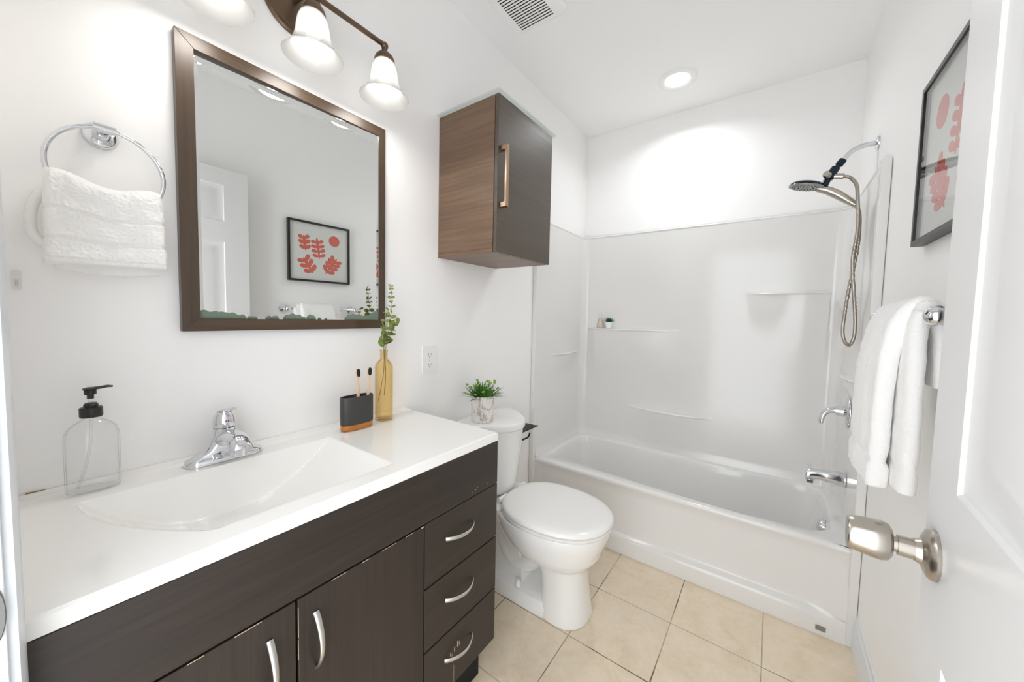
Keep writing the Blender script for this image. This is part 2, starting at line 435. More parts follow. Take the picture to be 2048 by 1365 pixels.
for y, z, a, b in ((.706, .268, .0016, .006), (.712, .262, .001, .004), (.722, .272, .002, .007), (.735, .279, .0022, .009), (.742, .276, .0015, .006), (.60, .700, .005, .0016), (.56, .7005, .012, .0006), (.50, .7005, .02, .0005), (.44, .7005, .009, .0007), (.38, .7005, .016, .0005), (.30, .655, .0005, .03), (.2996, .60, .0005, .02), (.22, .7005, .02, .0006), (.15, .7005, .01, .0006), (.803, .722, .0016, .0016), (.812, .726, .001, .001), (.79, .718, .001, .001), (.86, .72, .001, .0012), (.72, .195, .0004, .03)):
    sc.box(.4856, .48595, y - a, y + a, z - b, z + b)
build('scuff_marks', sc, MT['scuff'], van, smooth=0)['kind'] = 'stuff'

# top with the integral basin: a height field
def basin(x, y):
    sb = (x - .118) / .05
    sf = (.432 - x) / .12
    sr = (.548 - y) / .21
    sl = (y - .060 - 1.3 * max(0, x - .115) ** 2) / .17
    k = 18
    lf = [sb, sf, sl]
    s_ = -math.log(sum(math.exp(-k * q) for q in lf)) / k
    s_ = min(s_, sr * .95 + .0)
    if s_ <= 0: return 0
    s_ = min(s_, 1.2)
    return .10 * (1 - (1 - min(s_, 1)) ** 1.7) if s_ < 1 else .10
top = thing('sink_counter', 'white cultured marble vanity top with integral wedge shaped basin', 'sink', (.24, .45, VZ))
m = Mesh(); NX, NY = 130, 220; x0, x1, y0, y1 = .002, VX, YF + .001, VY1 + .001
def topfn(u, v):
    x = x0 + (x1 - x0) * u; y = y0 + (y1 - y0) * v
    z = VZ - basin(x, y)
    e = min(x1 - x, y1 - y)
    if e < .004: z -= .004 - sqrt(max(0, .004 ** 2 - (.004 - e) ** 2))
    if x < .05: z += .0035 * smoothstep(.05, .04, x)
    return (x, y, z)
m.grid(topfn, NX, NY)
def rim(i, n): return i / (n - 1)
edge = [topfn(rim(i, NX), 0) for i in range(NX)] + [topfn(1, rim(i, NY)) for i in range(1, NY)] + [topfn(rim(i, NX), 1) for i in range(NX - 2, -1, -1)] + [topfn(0, rim(i, NY)) for i in range(NY - 2, 0, -1)]
m.loft([edge, [(a, b, VZ - .0275) for a, b, c in edge]], False, False)
m.add([(x0, y0, VZ - .0275), (.1, y0, VZ - .0275), (.1, y1, VZ - .0275), (x0, y1, VZ - .0275)], [(0, 1, 2, 3)])
m.add([(.44, y0, VZ - .0275), (x1, y0, VZ - .0275), (x1, y1, VZ - .0275), (.44, y1, VZ - .0275)], [(0, 1, 2, 3)])
m.add([(.1, .56, VZ - .0275), (.44, .56, VZ - .0275), (.44, y1, VZ - .0275), (.1, y1, VZ - .0275)], [(0, 1, 2, 3)])
build('sink_top', m, MT['counter'], top, smooth=35)
dr = Mesh(); dr.lathe([(0, .0008), (.008, .001), (.016, .0012), (.021, .002), (.0225, .0)], (.27, .27, VZ - .0995), n=28)
build('drain', dr, MT['chrome'], top)
cs = Mesh(); cs.tube([(.003, .004, VZ + .0045), (.003, .014, VZ + .0045), (.003, .028, VZ + .004)], [.0016, .0011, .0006], 6)
build('caulk_stain', cs, MT['brown'], top)

# faucet
FC = Vector((.072, .305, VZ + .0005))
fa = thing('sink_faucet', 'chrome single handle faucet standing behind the basin', 'faucet', FC)
m = Mesh()
def stad(hl, r, z, cx=0, n=12):
    return [FC + Vector((cx + r * cos(a), (hl - r) * (1 if sin(a) >= 0 else -1) + r * sin(a), z)) for a in [2 * pi * (k + .5) / (2 * n) for k in range(2 * n)]]
m.loft([stad(.080, .0265, .0), stad(.080, .0265, .009), stad(.078, .024, .0125), stad(.065, .0215, .018), stad(.046, .0205, .028), stad(.034, .0205, .044), stad(.027, .0215, .062), stad(.0245, .0225, .078), stad(.0242, .0238, .082)])
build('faucet_base', m, MT['chrome'], fa, smooth=50)
m = Mesh(); pts = catmull([FC + Vector(p) for p in ((.0, 0, .045), (.03, 0, .060), (.062, 0, .070), (.096, 0, .068), (.114, 0, .058), (.119, 0, .050))], 6)
rs = [(.024 - .001 * t, .018 - .006 * t) for t in [k / (len(pts) - 1) for k in range(len(pts))]]
m.tube(pts, rs, 20, ref=(0, 1, 0)); build('spout', m, MT['chrome'], fa, smooth=60)
m = Mesh(); m.lathe([(.0, -.012), (.0095, -.012), (.0095, .004)], FC + Vector((.106, 0, .044)), n=20, cap0=True); build('aerator', m, MT['chrome'], fa)
m = Mesh()
rings = []
for t, r, z, sh in ((0, .0225, .083, 0), (.1, .0245, .086, 0), (.3, .0245, .097, 0), (.5, .0232, .108, -.001), (.7, .0195, .117, -.001), (.85, .0145, .122, .001), (1, .006, .125, .004)):
    rings.append([FC + Vector((sh + r * cos(a), r * sin(a), z + .25 * (r * cos(a)) * t)) for a in [2 * pi * k / 28 for k in range(28)]])
m.loft(rings)
lv = catmull([FC + Vector(p) for p in ((-.012, 0, .112), (.005, 0, .124), (.024, 0, .130), (.046, 0, .1335), (.062, 0, .139))], 5)
m.tube(lv, [((.016, .004), (.015, .004), (.0105, .003), (.0075, .0026), (.0075, .0026))[min(4, int(5 * k / len(lv)))] for k in range(len(lv))], 14, ref=(0, 1, 0))
hd = build('faucet_handle', m, MT['chrome'], fa, smooth=50)
m = Mesh(); m.sphere(FC + Vector((.0232, -.0022, .1)), .0034, sc=(.4, .7, 1)); build('hot_mark', m, MT['red'], hd)
m = Mesh(); m.sphere(FC + Vector((.0232, .0022, .1)), .0034, sc=(.4, .7, 1)); build('cold_mark', m, MT['blue'], hd)

# ------------------------------------------------------------------ soap bottle
sb = Vector((.063, .088, VZ + .0015))
so = thing('soap_dispenser', 'clear empty glass soap bottle with black pump left of the faucet', 'soap dispenser', sb)
def oval(c, a, b, z, n=40, p=2.3):
    return [c + Vector((a * abs(cos(t)) ** (2 / p) * (1 if cos(t) > 0 else -1), b * abs(sin(t)) ** (2 / p) * (1 if sin(t) > 0 else -1), z)) for t in [2 * pi * k / n for k in range(n)]]
prof = [(.020, .032, .0), (.024, .037, .003), (.0255, .0385, .010), (.0255, .0385, .03), (.0255, .0385, .106), (.0252, .0378, .117), (.0243, .0355, .1265), (.0225, .031, .134), (.0195, .0245, .140), (.0155, .0175, .1445), (.013, .0135, .148), (.0125, .0125, .158)]
m = Mesh(); m.loft([oval(sb, a, b, z) for a, b, z in prof], True, False)
m.loft([oval(sb, a - .0025, b - .0025, max(z, .006)) for a, b, z in prof], True, False)
build('glass_bottle', m, MT['clear'], so, smooth=50, fix=False)
m = Mesh(); m.lathe([(0, .1525), (.0158, .1525), (.0165, .155), (.0165, .170), (.0155, .1725), (.0105, .173), (.0105, .178), (.0085, .180), (.0085, .1815), (0, .1815)], sb, n=32)
build('collar', m, MT['black'], so)
m = Mesh(); m.lathe([(0, .178), (.0032, .178), (.0032, .192)], sb, n=12); build('piston_stem', m, MT['clearp'], so)
m = Mesh(); m.lathe([(0, .190), (.005, .190), (.005, .198), (.0088, .199), (.0088, .208), (.0105, .209), (.0108, .2115), (.006, .2135), (0, .2135)], sb, n=24)
pp = [sb + Vector(p) for p in ((-.0, -.0, .2105), (.0, .014, .2115), (.0, .024, .2128), (0, .031, .2115))]
m.tube(pp, [(.0085, .003), (.0065, .003), (.0045, .0028), (.003, .002)], 12, ref=(1, 0, 0))
build('pump_head', m, MT['black'], so)
m = Mesh(); m.tube([sb + Vector(p) for p in ((0, 0, .15), (0, -.002, .1), (.0, -.010, .05), (0, -.022, .008))], .0022, 8)
build('dip_tube', m, MT['clearp'], so)

# ------------------------------------------------------------------ toothbrush holder, brushes
hc = Vector((.100, .647, VZ + .001))
ho = thing('toothbrush_holder', 'charcoal oval toothbrush cup with copper band left of the amber bottle', 'cup', hc)
def ho_o(sx, sy, z): return oval(hc, sx, sy, z, 40, 2.6)
m = Mesh(); m.loft([ho_o(.0225, .0535, .018), ho_o(.0235, .0545, .022), ho_o(.0235, .0545, .106), ho_o(.0225, .0535, .108), ho_o(.0205, .0515, .108), ho_o(.0205, .0515, .03)], True, True)
m.box(hc.x - .0204, hc.x + .0204, hc.y - .002, hc.y + .002, hc.z + .03, hc.z + .105)
build('cup_body', m, MT['charcoal'], ho, smooth=50)
m = Mesh(); m.loft([ho_o(.0205, .0515, 0), ho_o(.022, .053, .002), ho_o(.022, .053, .018)], True, True)
build('copper_band', m, MT['copper'], ho, smooth=50)
def brush(y, x, lean_y, lean_x, label):
    b = Vector((x, y, hc.z + .031)); t = thing('toothbrush', label, 'toothbrush', b, 'bamboo toothbrushes in the cup')
    ax = Vector((lean_x, lean_y, 1)).normalized(); m_ = Mesh()
    L = .165; pts = [b + ax * (L * k / 16) for k in range(17)]
    rs_ = []
    for k in range(17):
        q = k / 16; w = .0062 if q < .5 else (.0062 - .0022 * smoothstep(.5, .72, q)); w = w + .0030 * smoothstep(.8, .88, q) if q > .8 else w
        if q > .97: w *= .7
        rs_.append((w, .003))
    m_.tube(pts, rs_, 14, ref=(0, 1, 0)); build('brush_handle', m_, MT['bamboo'], t, smooth=60)
    m_ = Mesh(); f = Vector((1, 0, 0)); c_ = b + ax * (L * .93)
    rings_ = []
    for d, s_ in ((.0, 1), (.009, 1.05), (.010, .9)):
        rings_.append([c_ + f * d + Vector((0, 1, 0)) * (.0048 * s_ * cos(a)) + ax * (.0125 * s_ * sin(a)) for a in [2 * pi * k / 20 for k in range(20)]])
    m_.loft(rings_); build('bristles', m_, MT['bristle'], t, smooth=50)
brush(.652, .104, -.045, .02, 'left bamboo toothbrush with black bristles leaning left in the charcoal cup')
brush(.682, .104, .025, .02, 'right bamboo toothbrush with black bristles, nearest the amber bottle')

# ------------------------------------------------------------------ amber bottle and eucalyptus
vc = Vector((.085, .757, VZ + .001))
va = thing('bottle_vase', 'tall square amber glass bottle vase on the counter', 'vase', vc)
def sq(w, r, z, n=6): return [vc + Vector((a, b, z)) for a, b in rrect(w, w, r, n)]
rg = [(.044, .006, 0), (.047, .007, .002), (.047, .007, .19), (.046, .010, .198), (.040, .0150, .208), (.031, .0150, .214), (.0255, .0127, .218), (.0245, .01224, .223), (.0245, .01224, .244), (.0275, .01374, .2455), (.0275, .01374, .2495), (.025, .01249, .2505)]
m = Mesh(); m.loft([sq(*r) for r in rg], True, False)
m.loft([sq(w - .006, max(r - .003, .003), max(z, .008)) for w, r, z in rg], True, False)
build('glass_body', m, MT['amber'], va, smooth=50, fix=False)
def leafdisc(m_, base, dirv, nrm, L, Wd):
    """round slightly cupped leaf on a short stalk"""
    dirv = dirv.normalized(); side = dirv.cross(nrm).normalized(); nrm = side.cross(dirv).normalized()
    c_ = base + dirv * (L * .5 + .001); n = 12
    up = [c_ + dirv * (L / 2 * cos(2 * pi * k / n)) + side * (Wd / 2 * sin(2 * pi * k / n)) + nrm * (.12 * L) for k in range(n)]
    up2 = [p * .5 + c_ * .5 - nrm * (.03 * L) for p in up]
    lo = [p - nrm * .0006 for p in up]; lo2 = [p - nrm * .0006 for p in up2]
    m_.loft([lo2, lo, up, up2], True, True)
def sprig(name_label, pts, z0leaf, smin, smax, seed):
    rnd = random.Random(seed); p = catmull(pts, 10); t = thing('eucalyptus_sprig', name_label, 'plant', p[0], 'eucalyptus sprigs in the amber bottle')
    m_ = Mesh(); n = len(p); m_.tube(p, [.0012 - .0007 * k / n for k in range(n)], 6); build('stem', m_, MT['stemm'], t)
    m_ = Mesh(); acc = 0; last = 0; phi = rnd.random() * 6
    for k in range(1, n):
        if p[k].z < z0leaf: continue
        q = (p[k].z - z0leaf) / (p[-1].z - z0leaf); gap = .019 - .009 * q
        acc += (p[k] - p[k - 1]).length
        if acc - last > gap:
            last = acc; phi += 1.75; s_ = smax + (smin - smax) * min(1, q * 1.05) ** .8
            tan = (p[k] - p[k - 1]).normalized()
            for sgn in (0, pi):
                a = phi + sgn + rnd.uniform(-.3, .3); d = Vector((cos(a), sin(a), .35 + rnd.uniform(-.3, .45)))
                leafdisc(m_, p[k], d, tan * .5 + Vector((rnd.uniform(-.2, 1.3), rnd.uniform(-1.1, .5), rnd.uniform(-.3, .3))), s_ * 1.15 * rnd.uniform(.85, 1.15), s_ * 1.2 * rnd.uniform(.85, 1.05))
    build('leaves', m_, MT['euc'], t, smooth=60); return t
sprig('taller eucalyptus sprig reaching to the top from the amber bottle', [vc + Vector(p) for p in ((.008, -.004, .09), (.002, .006, .17), (0, .002, .25), (.004, .018, .33), (.006, .026, .40), (.008, .022, .475))], VZ + .258, .008, .030, 3)
sprig('shorter eucalyptus sprig on the left with pale leaves in the amber bottle', [vc + Vector(p) for p in ((-.01, -.015, .07), (-.002, .0, .17), (.002, -.002, .25), (.016, -.012, .31), (.020, -.006, .36), (.018, .0, .40))], VZ + .255, .009, .026, 11)
sprig('short eucalyptus sprig leaning forward over the neck of the amber bottle', [vc + Vector(p) for p in ((.004, .002, .18), (.004, .004, .25), (.012, .008, .285), (.02, .022, .325), (.024, .034, .355))], VZ + .252, .014, .028, 23)

# ================================================================== mirror
MY0, MY1, MZ0, MZ1 = .2404, .8032, 1.198, 1.9153
GY0, GY1, GZ0, GZ1 = .2752, .7776, 1.229, 1.883
mi = thing('wall_mirror', 'large wall mirror in a brown wood frame above the sink', 'mirror', (0.001, .52, 1.55))
FT = .024; m = Mesh()
def fr(y0, y1, a0, a1, x): return [(x, y0, a0), (x, y1, a0), (x, y1, a1), (x, y0, a1)]
O = (MY0, MY1, MZ0, MZ1); I = (GY0, GY1, GZ0, GZ1)
def side(m_, o0, o1, i1, i0):
    """one mitred frame bar between the outer edge o0-o1 and the inner edge i0-i1"""
    m_.loft([[(.002, a, b) for a, b in (o0, o1, i1, i0)], [(FT, a, b) for a, b in (o0, o1, i1, i0)]])
m = Mesh(); side(m, (MY0, MZ1), (MY1, MZ1), (GY1, GZ1), (GY0, GZ1)); side(m, (MY0, MZ0), (MY1, MZ0), (GY1, GZ0), (GY0, GZ0)); m.cur = 1
side(m, (MY0, MZ0), (MY0, MZ1), (GY0, GZ1), (GY0, GZ0)); side(m, (MY1, MZ0), (MY1, MZ1), (GY1, GZ1), (GY1, GZ0))
frm = build('mirror_frame', m, [MT['fwood_y'], MT['fwood_z']], mi, smooth=0, bevel=.0008)
tilt = .022; bw = .0195; ba = .073
def gx(y, z): return .0135 + tilt * (y - .52) - .001 * (z - 1.55)
def gp(y, z, d=0): return (gx(y, z) + d, y, z)
m = Mesh(); e = .001
o = [(GY0 - e, GZ0 - e), (GY1 + e, GZ0 - e), (GY1 + e, GZ1 + e), (GY0 - e, GZ1 + e)]
i_ = [(GY0 + bw, GZ0 + .004), (GY1 - .007, GZ0 + .004), (GY1 - .007, GZ1 - bw), (GY0 + bw * .45, GZ1 - bw)]
i_ = [(GY0 + .010, GZ0 + .003), (GY1 - .0075, GZ0 + .003), (GY1 - .0075, GZ1 - bw), (GY0 + .010, GZ1 - bw)]
m.add([gp(*p) for p in i_] + [gp(p[0], p[1], .0012) for p in o], [(0, 1, 2, 3), (4, 5, 1, 0), (5, 6, 2, 1), (6, 7, 3, 2), (7, 4, 0, 3)])
gl = build('mirror_glass', m, MT['mirror'], mi, smooth=0, fix=False)
bk = Mesh(); bk.box(.002, .0055, GY0 - .002, GY1 + .002, GZ0 - .002, GZ1 + .002); build('backing_board', bk, MT['dark'], mi, smooth=0)
m = Mesh()
blobs = [(.281, .020), (.300, .023), (.322, .020), (.342, .021), (.362, .019), (.382, .016), (.400, .013), (.416, .011), (.432, .009), (.45, .010), (.477, .009), (.493, .010), (.508, .009), (.545, .016), (.56, .019), (.577, .017), (.592, .011), (.618, .016), (.64, .007), (.66, .004)]
blobs = [(y, max(.004, r * .9)) for y, r in [(.285, .024), (.305, .022), (.325, .021), (.345, .018), (.365, .013), (.385, .009), (.395, .008), (.430, .010), (.446, .011), (.478, .013), (.492, .018), (.508, .015), (.521, .009), (.545, .016), (.57, .006), (.59, .004), (.66, .009), (.672, .017), (.685, .021), (.70, .019), (.715, .015), (.73, .017), (.742, .012), (.755, .026), (.768, .032), (.776, .034)]]
zb = GZ0 + .0005
for y, r in blobs:
    ring = []
    for k in range(21):
        a = pi * k / 20; ring.append((max(GY0 + .0005, min(GY1 - .0005, y + r * .95 * cos(a))), zb + r * sin(a) * (1 + .06 * sin(5 * a + y * 90))))
    m = Mesh(); m.prism(ring, lambda u, v, d: gp(u, v, d), .0014, .0019 + .0003 * random.random())
    build('leaf_decal', m, MT['decal'], mi, smooth=0)

# ================================================================== vanity light
LX, LZ, LY = .14, 1.95, (.285, .50, .72)
vl = thing('vanity_light', 'bronze three lamp vanity light bar above the mirror', 'light', (0.001, .503, 2.12))
m = Mesh(); pc = (0.001, .515, 2.155)
m.lathe([(0, 0), (.088, 0), (.088, .004), (.083, .010), (.074, .012), (.072, .016), (.060, .020), (.035, .026), (.015, .03), (0, .03)], pc, (1, 0, 0), 48)
build('back_plate', m, MT['bronze'], vl, smooth=30)
BZ = 2.112
m = Mesh(); m.tube([(LX, LY[0] - .004, BZ), (LX, LY[2] + .004, BZ)], .0075, 16); m.tube([(.025, .503, 2.15), (.07, .503, 2.145), (.11, .503, 2.13), (LX, .503, BZ)], .008, 14)
build('cross_bar', m, MT['bronze'], vl)
for k, y in enumerate(LY):
    m = Mesh(); m.sphere((LX, y, BZ - .002), .0115); m.lathe([(.009, -.045), (.009, -.005)], (LX, y, BZ), n=16)
    m.lathe([(.0, -.022), (.012, -.022), (.020, -.028), (.027, -.036), (.031, -.046), (.031, -.052), (0, -.052)], (LX, y, BZ), n=28)
    hol = build('lamp_socket', m, MT['bronze'], vl)
    m = Mesh(); prof = [(.026, 2.062), (.033, 2.054), (.038, 2.040), (.041, 2.022), (.0435, 2.004), (.0485, 1.985), (.058, 1.967), (.069, 1.955), (.075, 1.950)]
    m.lathe([(r, z) for r, z in prof] + [(.0745, 1.9475)] + [(r - .0025, z - .001) for r, z in reversed(prof)], (LX, y, 0), n=44)
    build('glass_shade', m, MT['shade'], hol, smooth=60, fix=False)
    m = Mesh(); m.lathe([(.012, 2.045), (.013, 2.035), (.0165, 2.015), (.018, 1.995), (.0175, 1.975), (.013, 1.962), (.006, 1.955), (0, 1.954)], (LX, y, 0), n=24)
    build('light_bulb', m, MT['bulb'], hol, smooth=60)
    ld = bpy.data.lights.new('bulb_glow', 'AREA'); ld.shape = 'DISK'; ld.size = .10; ld.energy = LAMP_W; ld.color = (1, .96, .90)
    lo = bpy.data.objects.new('bulb_glow', ld); COL.objects.link(lo); lo.location = (LX, y, 1.9455)

# ================================================================== towel ring
TY = .122
tr = thing('towel_ring', 'chrome towel ring on the left wall beside the mirror', 'towel ring', (0, TY, 1.62))
m = Mesh(); m.lathe([(0, 0), (.026, 0), (.026, .004), (.022, .009), (.014, .013), (.010, .03), (.0, .03)], (0.0005, TY, 1.62), (1, 0, 0), 36); build('rosette', m, MT['chrome'], tr)
m = Mesh(); m.tube([(.02, TY, 1.62), (.058, TY, 1.62)], .0085, 16); m.tube([(.060, TY - .016, 1.619), (.060, TY + .016, 1.619)], .0085, 18); build('bracket', m, MT['chrome'], tr)
m = Mesh(); RC = Vector((.060, .126, 1.536)); 
ring = [RC + Vector((.004 * sin(a), .082 * cos(a), .082 * sin(a))) for a in [2 * pi * k / 64 for k in range(65)]]
m.tube(ring, .0042, 12, cap=False); build('ring', m, MT['chrome'], tr)

def slab(u, e=.10):
    """evenly spaced round a flat section with rounded ends: returns (across, through)"""
    u = u % 1.0
    if u < .44: return -(1 - e) + 2 * (1 - e) * u / .44, 1.0
    if u < .5: a = (u - .44) / .06 * pi; return (1 - e) + e * sin(a), cos(a)
    if u < .94: return (1 - e) - 2 * (1 - e) * (u - .5) / .44, -1.0
    a = (u - .94) / .06 * pi; return -(1 - e) - e * sin(a), -cos(a)
def fuzz(p, amp, f=60, s=0): return noise.noise(Vector(p) * f + Vector((s, s, s))) * amp
ht = thing('hand_towel', 'folded white terry hand towel hanging through the chrome ring', 'towel', (.075, .12, 1.32))
def ztop(y):
    t = (y - .036) / .172; return 1.508 - .010 * sin(pi * t) ** 2 + .006 * (1 - t) + .004 * sin(9 * t)
m = Mesh(); NU, NV = 240, 130
def htowel(u, v):
    # u goes round the section, v from the top edge to the bottom
    yy, xx = slab(u, .12)
    yl, yr = .0395, .205
    y = (yl + yr) / 2 + yy * (yr - yl) / 2
    zt = ztop(y); zb_ = 1.334 + .004 * (y - yl) / (yr - yl)
    tv = v
    z = zt + (zb_ - zt) * tv
    th = .029 * min(1, sqrt(max(0.0, 1 - (1 - min(1, tv / .20)) ** 2)) + .004)
    th *= min(1, (1 - tv) / .03 + .35)
    nar = (1 - .04 * (1 - smoothstep(0, .25, tv)))
    for c_ in (.42, .72):
        g = math.exp(-((tv - c_) / .020) ** 4); th -= .0045 * g; nar -= .022 * g
    if tv > .93: th -= .003
    nar += .03 * smoothstep(.7, .8, tv)
    y = (yl + yr) / 2 + yy * (yr - yl) / 2 * nar
    x = .066 + xx * th + .006 * sin(22 * y + 3 * tv) * (1 - tv * .5)
    gg = 1 - .8 * max(math.exp(-((tv - c_) / .022) ** 4) for c_ in (.42, .72))
    n_ = fuzz((y, z, xx * .02), .0026, 210) * gg + fuzz((y, z, xx), .0045, 36)
    return (x + n_ * (1 if xx > 0 else .4), y + fuzz((x, z, y), .001, 150, 5) * yy, z)
m.grid(htowel, NU, NV, wrap=True)
bot = [htowel(k / NU, 1) for k in range(NU)]; m.add(bot, [tuple(range(NU))])
build('towel_front', m, MT['towel'], ht, smooth=80)
m = Mesh()
def backlay(u, v):
    y = .05 + .15 * u; z = 1.42 - (.092 + .008 * sin(pi * u)) * v; return (.040 + .004 * sin(18 * u) + fuzz((y, z, 1), .002, 40), y, z)
m.grid(backlay, 40, 30); m.grid(lambda u, v: tuple(Vector(backlay(u, v)) + Vector((.010, 0, .001))), 40, 30)
m.loft([[backlay(i / 39, 1) for i in range(40)], [tuple(Vector(backlay(i / 39, 1)) + Vector((.010, 0, .001))) for i in range(40)]], False, False, closed=False)
m.tube(catmull([(.035, .040, 1.475), (.032, .028, 1.44), (.034, .026, 1.40), (.040, .034, 1.38), (.045, .044, 1.37)], 5), [.005] + [.008] * 19 + [.003], 10)
build('towel_back', m, MT['towel'], ht, smooth=80)

hk = thing('adhesive_hook', 'small clear plastic hook on the wall at the far left', 'hook', (0, .006, 1.30))
m = Mesh(); m.prism(rrect(.012, .040, .005), lambda u, v, d: (d, .007 + u, 1.302 + v), .0005, .003); m.tube(catmull([(.003, .007, 1.300), (.008, .007, 1.292), (.014, .007, 1.294), (.016, .007, 1.303)], 4), .002, 8)
build('hook_body', m, MT['clearp'], hk)

# ================================================================== wall cabinet, glass sheet
CY0, CY1, CZ0, CZ1 = 1.0789, 1.4763, 1.4987, 2.0864
wc = thing('wall_cabinet', 'walnut brown wall cabinet hung over the toilet', 'cabinet', (.001, 1.28, CZ0))
m = Mesh(); m.box(.001, .3055, CY0, CY1, CZ0 + .016, CZ1 - .016).box(.001, .3055, CY0, CY1, CZ0, CZ0 + .0155).box(.001, .3055, CY0, CY1, CZ1 - .0155, CZ1)
build('cabinet_box', m, MT['cwood_lit'], wc, smooth=0, bevel=.0008)
wd = build('door', B(.3085, .3244, CY0, CY1, CZ0, CZ1), MT['cwood'], wc, smooth=0, bevel=.0012)
m = Mesh(); m.box(.3244, .356, 1.091, 1.109, 1.880, 1.899).box(.3244, .356, 1.091, 1.109, 1.668, 1.687).box(.347, .357, 1.0925, 1.1075, 1.668, 1.899)
build('handle', m, MT['bronzeh'], wd, smooth=0, bevel=.0015)
gs = tag(build('glass_sheet', B(.002, .338, CY0 - .017, CY1 + .012, CZ1 + .0005, CZ1 + .0065), MT['sheet'], smooth=0, bevel=.0008), 'clear glass sheet lying on top of the brown wall cabinet', 'glass shelf')

# ================================================================== outlet
ot = thing('wall_outlet', 'white double power outlet on the wall right of the amber bottle', 'outlet', (0, 1.032, 1.057))
m = Mesh(); m.prism(rrect(.076, .124, .006), lambda u, v, d: (d, 1.033 + u, 1.057 + v), .0003, .0055); build('cover_plate', m, MT['plate'], ot, bevel=.0015)
for dzz in (.0215, -.0215):
    m = Mesh(); m.prism(oval2 := [(.0165 * cos(2 * pi * k / 24) * 1.02, max(-.0135, min(.0135, .0172 * sin(2 * pi * k / 24)))) for k in range(24)], lambda u, v, d: (d, 1.033 + u, 1.057 + dzz + v), .005, .0068)
    rc = build('receptacle', m, MT['plate'], ot)
    m = Mesh(); m.box(.0062, .0071, 1.0255, 1.0272, 1.057 + dzz - .001, 1.057 + dzz + .008).box(.0062, .0071, 1.0392, 1.0409, 1.057 + dzz - .001, 1.057 + dzz + .007)
    m.lathe([(0, 0), (.0024, 0), (.0024, .0009), (0, .0009)], (.0062, 1.033, 1.057 + dzz - .0065), (1, 0, 0), 12); build('slots', m, MT['slot'], rc, smooth=0)
m = Mesh(); m.lathe([(0, 0), (.003, 0), (.0025, .001), (0, .0012)], (.0055, 1.033, 1.057), (1, 0, 0), 14); build('screw', m, MT['handle'], ot)

# ================================================================== toilet
TC = 1.345
to = thing('toilet', 'white two piece toilet beside the vanity with its lid closed', 'toilet', (.35, TC, 0))
def tring(x0_, x1_, b0, b1, z, n=56, p=2.25, taper=1.0):
    """egg shaped section: from x0 (rear) to x1 (front), half width b1 at the widest, b0 at the rear"""
    out_ = []; xc = x0_ + (x1_ - x0_) * .48
    for k in range(n):
        a = 2 * pi * k / n; ca, sa = cos(a), sin(a)
        if ca >= 0: x = xc + (x1_ - xc) * abs(ca) ** (2 / p); y = b1 * abs(sa) ** (2 / p)
        else:
            q = 3.2; x = xc - (xc - x0_) * abs(ca) ** (2 / q); y = (b1 + (b0 - b1) * abs(ca) ** 1.6) * abs(sa) ** (2 / q)
        out_.append((x, TC + (y if sa >= 0 else -y), z))
    return out_
m = Mesh()
m.loft([tring(.44, .640, .105, .112, 0), tring(.44, .642, .105, .113, .012), tring(.44, .632, .101, .106, .05), tring(.44, .622, .097, .101, .13), tring(.43, .618, .098, .101, .19), tring(.40, .622, .102, .106, .222), tring(.36, .634, .114, .122, .236), tring(.31, .660, .126, .150, .258), tring(.27, .678, .132, .168, .288), tring(.24, .686, .140, .176, .32), tring(.22, .700, .150, .187, .352), tring(.21, .705, .158, .191, .385), tring(.212, .703, .157, .189, .398)])
m.loft([[(x, TC + y, z) for x, y in ((.03, -w1), (.27, -w2), (.27, w2), (.03, w1))] for z, w1, w2 in ((.325, .085, .10), (.345, .105, .14), (.375, .115, .15), (.408, .115, .15))])
build('bowl', m, MT['porcelain'], to, smooth=60, bevel=.004)
m = Mesh()
m.loft([tring(.10, .60, .095, .110, 0, p=3), tring(.10, .60, .095, .110, .035, p=3), tring(.11, .58, .088, .100, .055, p=3), tring(.12, .56, .06, .07, .065, p=3)])
m.loft([[(x + o_, TC + y, z) for x, y in ((.06, -w_), (.30, -w_), (.30, w_), (.06, w_))] for z, w_, o_ in ((.05, .055, .04), (.15, .052, .03), (.25, .055, .0), (.35, .08, -.02))])
m.tube(catmull([(.50, TC, .235), (.40, TC, .20), (.33, TC, .14), (.27, TC, .13), (.22, TC, .19), (.19, TC, .25), (.16, TC, .19), (.15, TC, .10), (.15, TC, .04)], 6), .057, 22)
build('trapway', m, MT['porcelain'], to, smooth=60, bevel=.003)
for sg in (-1, 1):
    m = Mesh(); m.lathe([(.0, .016), (.006, .0155), (.0105, .012), (.0125, .004), (.0125, -.012)], (.335, TC + sg * .082, .072), n=20); build('bolt_cap', m, MT['seat'], to)
def tank(z, d, b, fr_=.035, x0_=.02, n=14):
    pts_ = [(x0_, TC - b + .05), (x0_ + .018, TC - b + .022), (x0_ + .038, TC - b + .007)]
    for k in range(n + 1):
        t = -1 + 2 * k / n; pts_.append((x0_ + d - fr_ + fr_ * (1 - abs(t) ** 2.1), TC + b * t * (1 if abs(t) < .999 else .985)))
    pts_ += [(x0_ + .038, TC + b - .007), (x0_ + .018, TC + b - .022), (x0_, TC + b - .05)]; return [(x, y, z) for x, y in pts_]
m = Mesh(); m.loft([tank(.408, .185, .140, .12), tank(.425, .205, .158, .14), tank(.50, .220, .168, .15), tank(.62, .235, .177, .16), tank(.728, .244, .184, .17)])
build('tank', m, MT['porcelain'], to, smooth=50, bevel=.006, seg=3)
m = Mesh(); m.loft([tank(.729, .262, .198, .20, .012), tank(.750, .265, .200, .20, .012), tank(.760, .260, .196, .20, .014), tank(.763, .24, .18, .19, .02)])
build('tank_lid', m, MT['porcelain'], to, smooth=50, bevel=.003)
